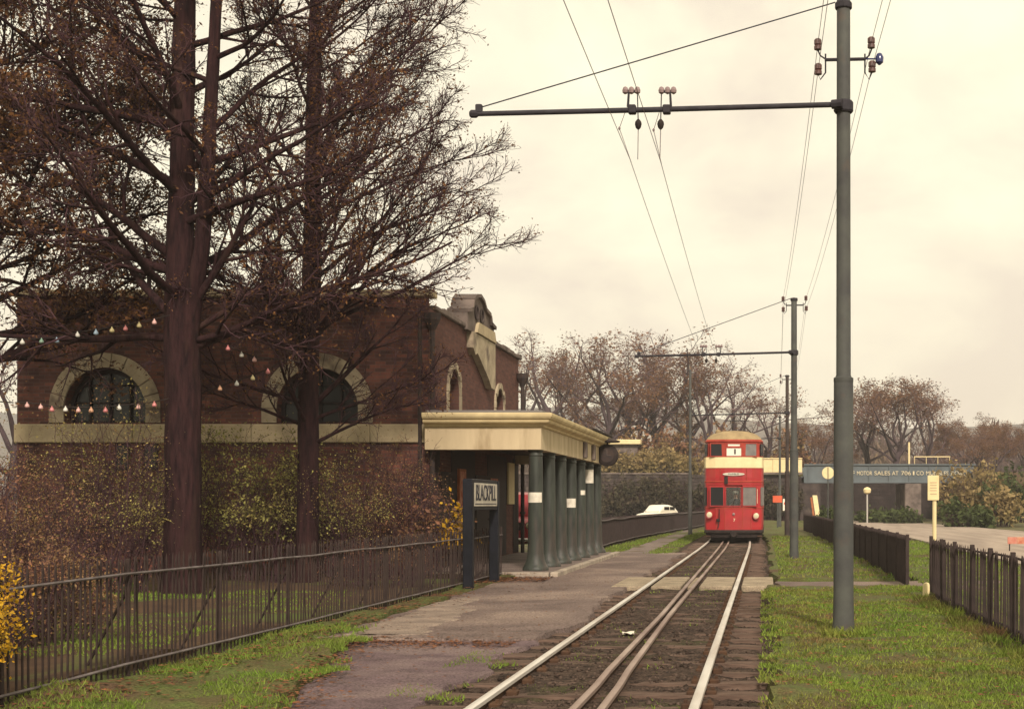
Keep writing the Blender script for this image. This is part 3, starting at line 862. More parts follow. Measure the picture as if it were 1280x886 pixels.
CX = -4.80
COLY = [28.5 + 1.7 * i for i in range(7)]
def porch():
    t = thing('porch', 'cream entablatured porch on seven green columns along the station front', 'porch')
    # kerbed platform
    MB().box(WX + 0.01, -4.36, 27.7, 39.3, -0.1, 0.10, 0.0).build('platform', M_plat, t)
    y = 27.55
    for k in range(10):
        MB().box(-4.355, -4.2, y + 0.005, y + 1.185, -0.1, 0.105 + 0.004 * (k % 2), 0.015).build('kerb_stone', M_kerb, t)
        y += 1.19
    x = WX
    for k in range(3):
        MB().box(x + 0.005, x + 0.895, 27.55, 27.695, -0.1, 0.104, 0.015).build('kerb_stone', M_kerb, t)
        x += 0.9
    # columns
    b = MB()
    prof = [(0.275, 0), (0.275, 0.05), (0.25, 0.08), (0.22, 0.14), (0.19, 0.22), (0.172, 0.36), (0.163, 0.7), (0.155, 1.4), (0.146, 2.1), (0.142, 2.38), (0.152, 2.39), (0.152, 2.42), (0.143, 2.43), (0.145, 2.47), (0.165, 2.49), (0.168, 2.51)]
    b.lathe(prof, (0, 0, 0), 22)
    me = b.mesh('column', M_column, True)
    me.set_sharp_from_angle(angle=R(45))
    for y in COLY:
        o = link('column', me, t); o.location = (CX, y, 0.105)
    # entablature: fascia round three sides, ceiling, cornice in two steps, roof
    x0, x1, y0, y1 = WX + 0.01, -4.65, 28.28, 38.95
    MB().box(x0, x1 - 0.44, y0, y0 + 0.44, 2.62, 3.08).build('fascia', M_render, t)
    MB().box(x1 - 0.437, x1, y0 - 0.003, y1, 2.62, 3.08).build('fascia', M_render, t)
    MB().box(x0, x1 - 0.44, y1 - 0.44, y1 - 0.003, 2.62, 3.08).build('fascia', M_render, t)
    MB().box(x0, x1 - 0.44, y0 + 0.445, y1 - 0.445, 2.86, 2.93).build('ceiling', M_door_shade, t)
    b = MB()
    def ring(prof_):
        rr = []
        for (o_, z) in prof_:
            rr.append([(x0, y0 - o_, z), (x1 + o_, y0 - o_, z), (x1 + o_, y1 + o_, z), (x0, y1 + o_, z)])
        b.rings(rr)
    ring([(0.03, 3.084), (0.05, 3.10), (0.06, 3.13), (0.17, 3.17), (0.19, 3.20), (0.19, 3.225), (0.23, 3.25), (0.26, 3.29), (0.27, 3.33), (0.27, 3.36), (0.22, 3.375)])
    b.build('cornice', M_cornice, t)
    MB().box(x0, x1 + 0.02, y0 + 0.02, y1 - 0.02, 3.38, 3.44, 0.01).build('roof', M_slate, t)
    for k in range(9):                                          # lapped lead on the track side
        yy = 34.6 + 0.5 * k
        MB().box(x1 - 0.3, x1 + 0.30, yy + 0.01, yy + 0.48, 3.38, 3.43 + 0.012 * (k % 2), 0.01).build('roof_sheet', M_iron, t)
    # dark bracket blocks on the track side of the fascia
    for yy in (34.9, 36.6):
        MB().box(x1 + 0.002, x1 + 0.09, yy - 0.16, yy + 0.16, 2.66, 3.07, 0.02).build('bracket', M_rubble2, t)
porch()

def notice(c_i, z0, z1, a0, a1, label):
    b = MB(); n = 8
    vs = []
    for i in range(n + 1):
        a = a0 + (a1 - a0) * i / n
        for (rr, z) in ((0.1545 if z0 < 2 else 0.148, z0), (0.1545 if z0 < 2 else 0.148, z1), (0.161 if z0 < 2 else 0.154, z1), (0.161 if z0 < 2 else 0.154, z0)):
            vs.append((CX + rr * math.cos(a), COLY[c_i] + rr * math.sin(a), z))
    b.rings([vs[i * 4:i * 4 + 4] for i in range(n + 1)])
    tag(b.build('paper_notice', M_paper, smooth=True), label, 'notice', 'paper notices on the porch columns')
notice(0, 1.52, 1.73, R(175), R(330), 'torn white paper notice round the nearest porch column')
notice(3, 1.40, 1.62, R(190), R(330), 'white paper notice low on the fourth porch column')
notice(5, 2.05, 2.42, R(200), R(340), 'white paper notice high on the sixth porch column')
notice(4, 1.72, 1.84, R(285), R(335), 'small scrap of white paper on the fifth porch column')

def clock():
    t = thing('station_clock', 'round dark clock case bracketed from the far end of the porch', 'clock', (-4.42, 38.2, 2.85))
    b = MB()
    b.lathe([(0.02, -0.11), (0.27, -0.11), (0.31, -0.08), (0.31, 0.08), (0.27, 0.11), (0.02, 0.11)], (0, 0, 0), 20, 'y')
    b.build('case', M_black, t, smooth=True)
    for s in (-1, 1):
        MB().lathe([(0.0, s * 0.112), (0.20, s * 0.113), (0.2, s * 0.117), (0.0, s * 0.118)], (0, 0, 0), 20, 'y').build('dial', M_iron, t)
        MB().box(-0.01, 0.01, min(s * .119, s * .123), max(s * .119, s * .123), -0.01, 0.15).build('hand', M_rubble2, t)
        MB().box(-0.01, 0.10, min(s * .124, s * .127), max(s * .124, s * .127), -0.01, 0.01).build('hand', M_rubble2, t)
    b = MB(); b.tube([(-0.22, 0, 0.36), (0, 0, 0.38), (0, 0, 0.30)], 0.03, 8)
    b.lathe([(0.34, 0.36), (0.36, 0.40), (0.2, 0.46), (0.02, 0.5)], (0, 0, 0), 12)
    b.build('bracket', M_iron, t)
clock()

def posters():
    def poster(name, y0, y1, z0, z1, m, label, cat='poster', d=0.03, inner=None):
        t = thing(name, label, cat)
        MB().box(WX + 0.021, WX + 0.021 + d, y0, y1, z0, z1, 0.004).build('board', m, t)
        if inner:
            MB().box(WX + 0.022 + d, WX + 0.026 + d, y0 + 0.06, y1 - 0.06, z0 + 0.06, z1 - 0.06).build('sheet', inner, t)
    poster('poster_board', 31.2, 31.9, 1.35, 2.3, M_orangewood, 'orange wood framed poster board on the wall inside the porch', d=0.06, inner=M_posterred)
    poster('poster_board', 35.0, 35.9, 1.3, 2.15, M_posterred, 'faded red poster on the wall under the porch', d=0.02)
    poster('poster_board', 37.25, 38.1, 1.48, 2.62, M_signcream, 'tall cream notice board on the wall near the porch end', d=0.05)
posters()

# ------------------------------------------------------------------ fences
def fence(name, label, pts, top, rail_z, spacing, post_gap, picket_w, m_p, m_r, group, single=True, post_w=0.03, low=0.10, rail_r=0.018, post_h=None, seed=1):
    t = thing(name, label, 'fence', (pts[0][0], pts[0][1], 0), 0, group)
    ox, oy = pts[0]
    r = random.Random(seed)
    seg = []
    for a, b in zip(pts, pts[1:]):
        seg.append((a, b, math.hypot(b[0] - a[0], b[1] - a[1])))
    total = sum(s[2] for s in seg)
    def pos(d):
        for a, b, l in seg:
            if d <= l or (a, b, l) == seg[-1]:
                k = min(1, d / l)
                return a[0] + (b[0] - a[0]) * k - ox, a[1] + (b[1] - a[1]) * k - oy
            d -= l
    pb = MB()
    w = picket_w / 2
    def picket_shape(b, x, y):
        b.rings([[(x - w, y - w, -0.06), (x + w, y - w, -0.06), (x + w, y + w, -0.06), (x - w, y + w, -0.06)],
                 [(x - w, y - w, top - 0.05), (x + w, y - w, top - 0.05), (x + w, y + w, top - 0.05), (x - w, y + w, top - 0.05)],
                 [(x - w * .2, y - w * .2, top), (x + w * .2, y - w * .2, top), (x + w * .2, y + w * .2, top), (x - w * .2, y + w * .2, top)]])
    if single:
        picket_shape(pb, 0, 0)
        me = pb.mesh('picket', m_p)
    d = 0.05; i = 0
    while d < total:
        x, y = pos(d)
        if single:
            o = link('picket', me, t)
            o.location = (x + r.gauss(0, 0.004), y, r.gauss(0, 0.008))
            o.rotation_euler = (r.gauss(0, 0.014), r.gauss(0, 0.012), 0)
        else:
            picket_shape(pb, x, y)
        d += spacing * r.uniform(0.93, 1.07); i += 1
    if not single:
        tag(pb.build('picket', m_p, t), kind='stuff')
    n = max(2, int(total / 0.9))
    for (z, rr, wob) in ((rail_z, rail_r, 0.022), (low, rail_r, 0.014)):
        b = MB()
        P = []
        for k in range(n + 1):
            x, y = pos(total * k / n)
            P.append((x + w + rr * 0.8, y, z + wob * fbm(y, z, 0.35, seed) * 1.8))
        b.tube(P, rr, 6)
        b.build('rail', m_r, t)
    d = 0.0
    pm = MB()
    pw = post_w
    ph = (post_h or top) - 0.02
    pm.box(-pw / 2, pw / 2, -pw / 2, pw / 2, -0.1, ph, 0.004)
    if post_w < 0.05:                                      # raking back stay
        pm.tube([(-0.02, 0, 0.72), (-0.45, 0.02, -0.08)], 0.013, 5)
    me2 = pm.mesh('post', m_p)
    while d <= total + 0.01:
        x, y = pos(min(d, total))
        o = link('post', me2, t); o.location = (x - 0.012, y, 0)
        o.rotation_euler = (r.gauss(0, 0.01), r.gauss(0, 0.01), 0)
        d += post_gap
    return t

GF = 'dark iron picket fences either side of the tramway'
fence('picket_fence', 'long dark iron railing in front of the lawn and two tall trees', [(-5.58, 8.0), (-5.52, 13), (-5.46, 18), (-5.36, 23.3), (-5.34, 27.6)], 1.04, 0.87, 0.092, 1.92, 0.0135, M_picket, M_railpaint, GF, True, 0.034, 0.10, 0.013, seed=3)
fence('picket_fence', 'dark railing running from the porch end towards the white car', [(-5.45, 39.6), (-5.45, 50), (-5.0, 66), (-4.3, 80), (-3.9, 92)], 1.02, 0.95, 0.115, 2.4, 0.05, M_board, M_railpaint, GF, False, 0.07, 0.12, 0.022, seed=5)
fence('picket_fence', 'dark close fence right of the near pole, nearest right corner', [(2.72, 9.2), (2.68, 14), (2.60, 19), (2.62, 21.4)], 0.95, 0.90, 0.105, 1.34, 0.0165, M_board, M_board, GF, True, 0.052, 0.14, 0.014, post_h=1.0, seed=7)
fence('picket_fence', 'dark close fence beyond the path gap leading to the bridge', [(2.60, 24.7), (2.50, 45), (2.35, 62), (2.2, 76)], 0.92, 0.87, 0.105, 1.9, 0.03, M_board, M_board, GF, False, 0.06, 0.14, 0.022, post_h=0.96, seed=9)

def gate():
    t = thing('wicket_gate', 'narrow dark gate swung open in the gap of the right fence', 'gate', (2.66, 21.75, 0), R(68))
    b = MB()
    b.tube([(0, 0, -0.1), (0, 0, 0.98)], 0.03, 8)
    b.build('post', M_board, t)
    b = MB()
    b.tube([(0.03, 0, 0.12), (0.85, 0, 0.12)], 0.016, 6); b.tube([(0.03, 0, 0.86), (0.85, 0, 0.86)], 0.016, 6)
    b.tube([(0.85, 0, 0.10), (0.85, 0, 0.9)], 0.018, 6); b.tube([(0.04, 0, 0.14), (0.84, 0, 0.84)], 0.013, 6)
    b.build('gate_frame', M_board, t)
    me = MB().tube([(0, 0, 0.1), (0, 0, 0.9)], 0.008, 5).mesh('gate_bar', M_board)
    for k in range(6):
        o = link('gate_bar', me, t); o.location = (0.13 + 0.115 * k, 0, 0)
gate()
def marker():
    b = MB()
    b.lathe([(0.055, -0.05), (0.06, 0.0), (0.058, 0.19), (0.045, 0.235), (0.015, 0.25)], (2.56, 21.55, 0), 10)
    tag(b.build('stone_marker', M_signcream, smooth=True), 'short cream stone marker at the foot of the gate gap', 'marker')
marker()

# ------------------------------------------------------------------ station name sign
def name_sign():
    t = thing('station_sign', 'two-post navy station nameboard reading BLACKPILL by the railings', 'sign', (-5.1, 23.4, 0))
    for (x, y) in ((0, 0), (-0.02, 2.35)):
        b = MB()
        b.box(x - 0.085, x + 0.085, y - 0.075, y + 0.075, -0.1, 1.92, 0.012)
        b.build('post', M_navy, t)
    MB().box(-0.10, 0.05, 0.08, 2.27, 1.38, 1.93, 0.01).build('frame', M_navy, t)
    MB().box(0.051, 0.065, 0.16, 2.19, 1.45, 1.86, 0.004).build('board', M_weathered, t)
    lettering('BLACKPILL', 0.40, M_text, t, (0.07, 1.175, 1.675), (R(90), 0, R(90)), 0.92, bold=0.0)
    MB().box(0.0655, 0.0695, 0.25, 2.1, 1.485, 1.50).build('underline', M_text, t)
name_sign()

# ------------------------------------------------------------------ traction poles, wires
def traction_pole(x, y, top, label, m, arm=True, step=True, k=1.0):
    t = thing('traction_pole', label, 'pole', (x, y, 0), 0, 'tramway overhead poles beside the track')
    b = MB()
    s = k
    b.lathe([(0.145 * s, -0.2), (0.14 * s, 0.0), (0.125 * s, 0.12), (0.118 * s, 0.4), (0.114 * s, 2.9), (0.105 * s, 2.95), (0.086 * s, 3.0), (0.082 * s, 5.2), (0.078 * s, top - 0.05), (0.04 * s, top)], (0, 0, 0), 16)
    b.build('shaft', m, t, smooth=True)
    b = MB()
    for z in (2.95,):
        b.lathe([(0.113 * s, -0.04), (0.1165 * s, -0.025), (0.115 * s, 0.015), (0.09 * s, 0.03)], (0, 0, z), 16)
    b.build('collar', m, t, smooth=True)
    if arm:
        z = 6.13 if y < 30 else 5.62
        b = MB()
        b.tube([(-0.05, -0.10, z), (-2.2, -0.10, z - 0.06), (-4.3, -0.10, z - 0.11)], [0.031, 0.031, 0.029], 10)
        b.build('bracket_arm', M_arm, t, smooth=True)
        b = MB()
        b.lathe([(0.1, -0.07), (0.115, -0.05), (0.115, 0.05), (0.1, 0.07)], (0, 0, z), 14)
        b.tube([(-0.02, -0.14, z), (-0.14, -0.10, z)], 0.055, 8)
        b.build('clamp', M_arm, t)
        b = MB()
        b.lathe([(0.03, -0.05), (0.048, -0.03), (0.048, 0.03), (0.03, 0.05)], (-4.3, -0.1, z - 0.11), 8, 'x')
        b.box(-4.28, -4.2, -0.13, -0.07, z - 0.1, z + 0.0, 0.01)
        b.build('arm_end', M_arm, t)
        zt = 7.33 if y < 30 else top - 0.03
        MB().tube([(-0.1, -0.06, zt), (-4.24, -0.1, z - 0.04)], 0.0075 if y < 30 else 0.010, 6).build('stay_rod', M_arm, t)
        MB().lathe([(0.09, -0.04), (0.1, -0.03), (0.1, 0.03), (0.09, 0.04)], (0, 0, zt - 0.02), 12).build('stay_clamp', M_arm, t)
        # hangers with insulators
        for (hx, sg) in ((-2.46, -1), (-2.06, 1)):
            h = thing_part('hanger', t, (hx, -0.1, z - 0.06))
            b = MB()
            b.box(-0.045, 0.045, -0.05, 0.05, -0.05, 0.05, 0.01)
            b.tube([(sg * 0.05 + 0.0, 0, 0.03), (sg * 0.04, 0, 0.2), (sg * -0.06, 0, 0.21)], 0.016, 6)
            b.tube([(-sg * 0.06, 0, 0.21), (-sg * 0.07, 0, -0.16)], 0.007, 5)
            b.build('hanger_iron', M_arm, h)
            b = MB()
            for q in (-0.05, 0.02, 0.09):
                b.lathe([(0.012, -0.045), (0.032, -0.03), (0.036, 0.0), (0.026, 0.03), (0.012, 0.04)], (sg * 0.06 - sg * (q + 0.03), 0, 0.225), 8)
            b.build('insulator', M_ceramicw, h)
            b = MB()
            b.lathe([(0.012, 0.06), (0.035, 0.03), (0.04, 0.0), (0.03, -0.04), (0.012, -0.06)], (-sg * 0.07, 0, -0.17), 10)
            b.build('insulator', M_black, h, smooth=True)
            zc = -(z - 0.06 - 5.53) if y < 30 else -0.45
            b = MB()
            b.tube([(-sg * 0.07, 0, -0.22), (-sg * 0.07 - 0.02, 0.15, zc)], 0.0045, 4)
            b.build('dropper', M_wire, h)
    # feeder wire insulators near the top
    za = 6.67 if y < 30 else top - 0.22
    b = MB()
    b.tube([(-0.22, 0, za + 0.01), (0.26, 0, za + 0.02)], 0.02, 6)
    for sx in (-0.21, 0.25):
        o_ = 0.05 if sx > 0 else -0.06
        b.tube([(sx, 0, za + 0.08), (sx, 0, za - 0.14), (sx + o_, 0, za - 0.22), (sx + 1.6 * o_, 0, za - 0.14)], 0.010, 5)
        b.tube([(sx, 0, za + 0.02), (sx + o_, 0, za + 0.06), (sx + 1.6 * o_, 0, za + 0.14)], 0.010, 5)
    b.build('cross_arm', M_arm, t)
    for (ix, iz) in ((-0.30, 0.19), (-0.295, -0.10), (0.325, 0.21), (0.335, -0.07)):
        b = MB()
        b.lathe([(0.03, -0.065), (0.044, -0.06), (0.044, -0.02), (0.034, -0.01), (0.044, 0.0), (0.044, 0.05), (0.03, 0.065)], (ix, 0, za + iz), 10)
        b.build('insulator', M_ceramic, t)
    return t

def thing_part(name, parent, loc):
    """an empty part under a thing, for pieces that belong together"""
    o = bpy.data.objects.new(name, None); COL.objects.link(o)
    o.parent = parent; o.location = loc; o.empty_display_size = 0.1
    return o

p1 = traction_pole(0.92, 15.9, 7.75, 'tall grey-green tramway pole nearest, standing on the right grass verge', M_pole)
b = MB(); b.lathe([(0.012, -0.07), (0.045, -0.04), (0.05, 0.02), (0.03, 0.06), (0.012, 0.07)], (0.42, 0.0, 6.69), 10)
b.tube([(0.25, 0, 6.69), (0.42, 0, 6.69)], 0.01, 5)
tag(b.build('insulator', M_blue, p1, smooth=True), 'blue glass insulator')
traction_pole(0.80, 37.2, 7.12, 'grey tramway pole with long bracket arm, second along the right side', M_pole, k=1.0)
traction_pole(1.02, 62, 7.35, 'dark slim tramway pole just behind the second grey pole', M_poledark, k=0.95)
traction_pole(-3.62, 66, 8.0, 'slim grey-green pole standing alone left of the tram', M_pole, arm=False, k=0.8)
traction_pole(0.95, 86, 7.0, 'distant pale tramway pole between the tram and the dark pole', M_pole, k=0.8)

def wires():
    def span(P, sag, n=14):
        out_ = []
        for a, b_ in zip(P, P[1:]):
            for k in range(n):
                q = k / n
                out_.append((a[0] + (b_[0] - a[0]) * q, a[1] + (b_[1] - a[1]) * q, a[2] + (b_[2] - a[2]) * q - sag * 4 * q * (1 - q)))
        out_.append(P[-1]); return out_
    w1 = thing('overhead_wire', 'left tram contact wire hanging above the track', 'wire', group='overhead tram contact wires')
    MB().tube(span([(-1.60, -6, 5.53), (-1.58, 15.95, 5.53), (-1.58, 37.2, 5.12), (-1.6, 62, 5.1), (-2.0, 86, 5.1), (-3.2, 112, 5.1)], 0.10), 0.0038, 4).build('conductor', M_wire, w1)
    w2 = thing('overhead_wire', 'right tram contact wire hanging above the track', 'wire', group='overhead tram contact wires')
    MB().tube(span([(-1.24, -6, 5.5), (-1.22, 15.95, 5.5), (-1.20, 37.2, 5.12), (-1.25, 62, 5.1), (-1.7, 86, 5.1), (-2.9, 112, 5.1)], 0.10), 0.0038, 4).build('conductor', M_wire, w2)
    # slack pull-off lines beside the hangers
    b = MB()
    b.tube([(-1.62, 15.8, 6.05), (-1.70, 15.9, 5.88), (-1.58, 16.1, 5.53)], 0.004, 4)
    b.lathe([(0.006, -0.02), (0.016, 0.0), (0.006, 0.02)], (-1.70, 15.9, 5.88), 6)
    b.build('pull_off', M_wire, w1)
    b = MB()
    b.tube([(-1.22, 15.8, 6.06), (-1.30, 15.9, 5.86), (-1.22, 16.1, 5.50)], 0.004, 4)
    b.lathe([(0.006, -0.02), (0.016, 0.0), (0.006, 0.02)], (-1.30, 15.9, 5.86), 6)
    b.build('pull_off', M_wire, w2)
    names = [('upper left', -0.30, 0.19), ('lower left', -0.295, -0.10), ('upper right', 0.325, 0.21), ('lower right', 0.335, -0.07)]
    for (nm, ix, iz) in names:
        w = thing('feeder_wire', f'{nm} feeder wire strung between the tops of the poles', 'wire', group='feeder wires between pole tops')
        P = [(0.92 + ix, -6, 6.67 + iz), (0.92 + ix, 15.9, 6.67 + iz), (0.80 + ix, 37.2, 6.9 + iz), (1.02 + ix, 62, 7.13 + iz), (0.95 + ix, 86, 6.78 + iz)]
        MB().tube(span(P, 0.22), 0.0034, 4).build('conductor', M_wire, w)
wires()

# ------------------------------------------------------------------ tram
def tram():
    t = thing('tram', 'red double-deck tram with cream waistband approaching along the track', 'tram', (-1.19, 52.0, 0))
    L = 14.0
    def plan(half, nose, y_off=0.0, hf=0.62):
        """plan outline with chamfered, slightly bowed ends; front end at y = 0"""
        q = [(-half, nose), (-half * 0.94, nose * 0.45), (-half * hf, 0.07), (-half * 0.3, 0.0), (half * 0.3, 0.0), (half * hf, 0.07), (half * 0.94, nose * 0.45), (half, nose)]
        back = [(x, L - y) for x, y in reversed(q)]
        return [(x, y + y_off) for x, y in q + back]
    def shell(name, levels, m, parent=t, smooth=False, cap=True, skip=()):
        b = MB()
        b.rings([[(x, y, z) for x, y in plan(h, n, o_)] for (h, n, o_, z) in levels], cap, skip=skip)
        return b.build(name, m, parent, smooth=smooth)
    H = 1.13
    shell('skirt', [(H - 0.06, 0.5, 0.06, 0.20), (H - 0.02, 0.55, 0.03, 0.45)], M_black)
    shell('bumper', [(H + 0.0, 0.5, -0.03, 0.36), (H + 0.02, 0.52, -0.05, 0.40), (H + 0.02, 0.52, -0.05, 0.46), (H + 0.0, 0.5, -0.03, 0.49)], M_black)
    body = shell('lower_body', [(H - 0.02, 0.55, 0.0, 0.47), (H, 0.55, 0.0, 0.6), (H, 0.55, 0.0, 1.36)], M_red)
    shell('dash_moulding', [(H + 0.01, 0.55, -0.012, 1.305), (H + 0.015, 0.55, -0.018, 1.325), (H + 0.01, 0.55, -0.012, 1.345)], M_orange)
    shell('window_band', [(H - 0.005, 0.56, 0.015, 1.362), (H - 0.005, 0.56, 0.015, 2.20)], M_red, cap=False, skip=(3,))
    shell('mid_body', [(H, 0.55, 0.0, 2.202), (H, 0.56, -0.01, 2.5), (H, 0.55, 0.0, 2.86)], M_red)
    shell('moulding', [(H + 0.012, 0.55, -0.02, 2.31), (H + 0.02, 0.55, -0.026, 2.335), (H + 0.012, 0.55, -0.02, 2.36)], M_orange)
    shell('cream_band', [(H + 0.01, 0.55, -0.012, 2.862), (H + 0.012, 0.55, -0.014, 3.0), (H + 0.01, 0.55, -0.012, 3.27)], M_cream)
    shell('upper_window_band', [(H - 0.03, 0.57, 0.03, 3.272), (H - 0.05, 0.60, 0.06, 3.84)], M_orange)
    shell('roof_edge', [(H - 0.02, 0.58, 0.03, 3.842), (H - 0.0, 0.6, 0.01, 3.88), (H - 0.04, 0.6, 0.03, 3.95)], M_orange)
    shell('roof', [(H - 0.05, 0.62, 0.05, 3.952), (H - 0.12, 0.8, 0.12, 4.07), (H - 0.28, 1.0, 0.28, 4.2), (H - 0.55, 1.2, 0.55, 4.29), (H - 0.95, 1.4, 1.0, 4.33)], M_roof, smooth=True)
    # glazing: front windows proud of the band by a few millimetres, with frames
    def win(x0, x1, y, z0, z1, glass, tilt=0.0, name='window', fm=M_red):
        f = MB(); w = 0.035
        yo = lambda z: y + tilt * (z - z0) / (z1 - z0)
        for (a, b_, c, d) in ((x0 - w, x1 + w, z0 - w, z0), (x0 - w, x1 + w, z1, z1 + w), (x0 - w, x0, z0, z1), (x1, x1 + w, z0, z1)):
            f.rings([[(a, yo(c) - 0.035, c), (b_, yo(c) - 0.035, c), (b_, yo(c) + 0.02, c), (a, yo(c) + 0.02, c)], [(a, yo(d) - 0.035, d), (b_, yo(d) - 0.035, d), (b_, yo(d) + 0.02, d), (a, yo(d) + 0.02, d)]])
        o = f.build(name, fm, t)
        p = MB(); p.rings([[(x0, yo(z0) - 0.014, z0), (x1, yo(z0) - 0.014, z0), (x1, yo(z0) - 0.008, z0), (x0, yo(z0) - 0.008, z0)], [(x0, yo(z1) - 0.014, z1), (x1, yo(z1) - 0.014, z1), (x1, yo(z1) - 0.008, z1), (x0, yo(z1) - 0.008, z1)]])
        p.build('pane', glass, o)
        return o
    win(-0.88, -0.40, 0.025, 1.42, 2.12, M_glass)
    win(-0.29, 0.27, 0.0, 1.42, 2.12, M_clear)
    win(0.36, 0.86, 0.025, 1.42, 2.12, M_glass_sheen)
    win(-0.87, -0.38, 0.07, 3.32, 3.78, M_glass, 0.03, fm=M_orange)
    win(-0.27, 0.29, 0.022, 3.32, 3.62, M_cap, 0.022, 'number_blind', M_orange)
    win(-0.22, 0.24, 0.045, 3.69, 3.775, M_cap, 0.005, 'destination_blind', M_orange)
    win(0.37, 0.87, 0.07, 3.32, 3.78, M_glass_sheen, 0.03, fm=M_orange)
    lettering('1', 0.26, M_text, t, (0.05, 0.006, 3.47), (R(90), 0, 0), 1.3, 'route_number', 0.01)
    # angled corner windows and side windows
    for sg in (-1, 1):
        for (z0, z1, hh, m) in ((1.42, 2.12, H + 0.0, M_glass if sg < 0 else M_glass_sheen), (3.32, 3.78, H - 0.03, M_glass)):
            a, b_ = Vector((sg * hh * 0.90, 0.235, 0)), Vector((sg * hh * 0.985, 0.46, 0))
            n_ = Vector((sg, -0.35, 0)).normalized() * 0.05
            p = MB()
            p.rings([[a + n_ * 0.2 + Vector((0, 0, z)), b_ + n_ * 0.2 + Vector((0, 0, z)), b_ + n_ + Vector((0, 0, z)), a + n_ + Vector((0, 0, z))] for z in (z0, z1)])
            p.build('corner_pane', m, t)
        for k in range(8):
            y0 = 0.95 + 1.52 * k
            for (z0, z1, hh) in ((1.42, 2.12, H - 0.005), (3.32, 3.78, H - 0.04)):
                xa, xb = sorted((sg * (hh + 0.004), sg * (hh + 0.02)))
                f = MB(); f.box(xa, xb, y0 - 0.04, y0 + 1.34, z0 - 0.04, z1 + 0.04)
                f.build('side_window', M_orange if z0 > 3 else M_red, t)
                xa, xb = sorted((sg * (hh + 0.021), sg * (hh + 0.026)))
                p = MB(); p.box(xa, xb, y0, y0 + 1.3, z0, z1)
                p.build('side_pane', M_glass, t)
    # lamps, lens-shaped destination box, dash number, couplings and folded lifeguard
    for (x, z) in ((-0.93, 1.07), (0.86, 1.03)):
        h = MB().lathe([(0.05, 0.16), (0.13, 0.12), (0.145, -0.06), (0.135, -0.08), (0.11, -0.07)], (x, 0.05, z), 16, 'y').build('headlight', M_red, t, smooth=True)
        MB().lathe([(0.112, -0.065), (0.10, -0.085), (0.05, -0.10), (0.005, -0.105)], (x, 0.05, z), 16, 'y').build('lens', M_lens, h, smooth=True)
    MB().lathe([(0.05, 0.03), (0.055, -0.03), (0.03, -0.045), (0.005, -0.05)], (0.0, 0.0, 1.09), 12, 'y').build('tail_lamp', M_ceramicw, t)
    b = MB()
    poly = [(0.42 * math.cos(2 * math.pi * k / 20), 2.62 + 0.062 * math.sin(2 * math.pi * k / 20)) for k in range(20)]
    b.prism(poly, 'y', -0.05, -0.012)
    b.build('destination_plate', M_paper, t)
    lettering('MUMBLES', 0.10, M_text, t, (0, -0.056, 2.62), (R(90), 0, 0), 1.0, 'destination')
    for x in (-0.66, -0.34, 0.34, 0.66):
        MB().box(x - 0.012, x + 0.012, -0.012 if abs(x) < 0.5 else 0.045, 0.1, 0.52, 1.30, 0.004).build('beading', M_orange, t)
    for x in (-0.5, 0.5):
        MB().box(x - 0.01, x + 0.01, -0.022, 0.06, 2.40, 2.84, 0.004).build('beading', M_orange, t)
    for x in (-0.9, 0.9):
        MB().tube([(x, 0.16, 1.5), (x, 0.10, 2.05)], 0.012, 5).build('grab_rail', M_textw, t)
    b = MB(); b.tube([(0.16, -0.05, 2.16), (0.05, -0.05, 1.62)], 0.008, 5); b.tube([(0.10, -0.055, 1.86), (-0.02, -0.055, 1.44)], 0.011, 5)
    b.build('wiper', M_black, t)
    for x in (-1.0, 1.0):
        MB().box(x - 0.1, x + 0.1, 0.12, 0.42, 0.22, 0.27, 0.01).build('step', M_web, t)
    lettering('7', 0.16, M_textw, t, (0.02, -0.008, 0.86), (R(90), 0, 0), 1.0, 'fleet_number')
    b = MB()
    b.tube([(-0.55, -0.02, 1.28), (-0.55, -0.06, 0.85), (-0.6, -0.07, 0.55)], 0.02, 6)
    b.box(-0.66, -0.52, -0.10, -0.03, 0.80, 0.92, 0.015)
    b.build('cable', M_black, t)
    b = MB(); b.box(-0.36, -0.22, -0.05, -0.005, 2.24, 2.54, 0.01)
    b.build('bracket', M_black, t)
    b = MB(); b.box(-0.14, 0.14, -0.3, 0.1, 0.26, 0.40, 0.03); b.lathe([(0.1, -0.40), (0.13, -0.36), (0.13, -0.31), (0.05, -0.29)], (0, 0, 0.33), 10, 'y')
    b.build('coupler', M_black, t)
    b = MB()
    b.box(-0.9, 0.9, 0.4, 0.5, 0.06, 0.2, 0.01)
    b.build('lifeguard', M_black, t)
    # wing mirror seen at the right of the upper deck
    b = MB(); b.tube([(1.1, 0.35, 3.4), (1.22, 0.3, 3.45)], 0.012, 5); b.box(1.17, 1.29, 0.27, 0.31, 3.28, 3.56, 0.012)
    b.build('mirror', M_black, t)
    # bogies
    for yb in (2.6, 11.4):
        bo = MB().box(-0.85, 0.85, yb - 1.1, yb + 1.1, 0.22, 0.42, 0.03).build('bogie', M_black, t)
        for dy in (-0.75, 0.75):
            for x in (-0.78, 0.78):
                MB().lathe([(0.32, -0.06), (0.35, -0.05), (0.35, 0.03), (0.37, 0.04), (0.37, 0.06)], (x, yb + dy, 0.42), 18, 'x').build('wheel', M_web, bo)
    # roof fittings
    b = MB()
    b.box(-0.3, 0.3, 5.8, 7.2, 4.32, 4.42, 0.02)
    b.tube([(-0.1, 6.0, 4.4), (-0.25, 8.2, 4.75), (-0.3, 6.6, 5.05)], 0.02, 6)
    b.tube([(0.1, 6.0, 4.4), (0.25, 8.2, 4.75), (0.3, 6.6, 5.05)], 0.02, 6)
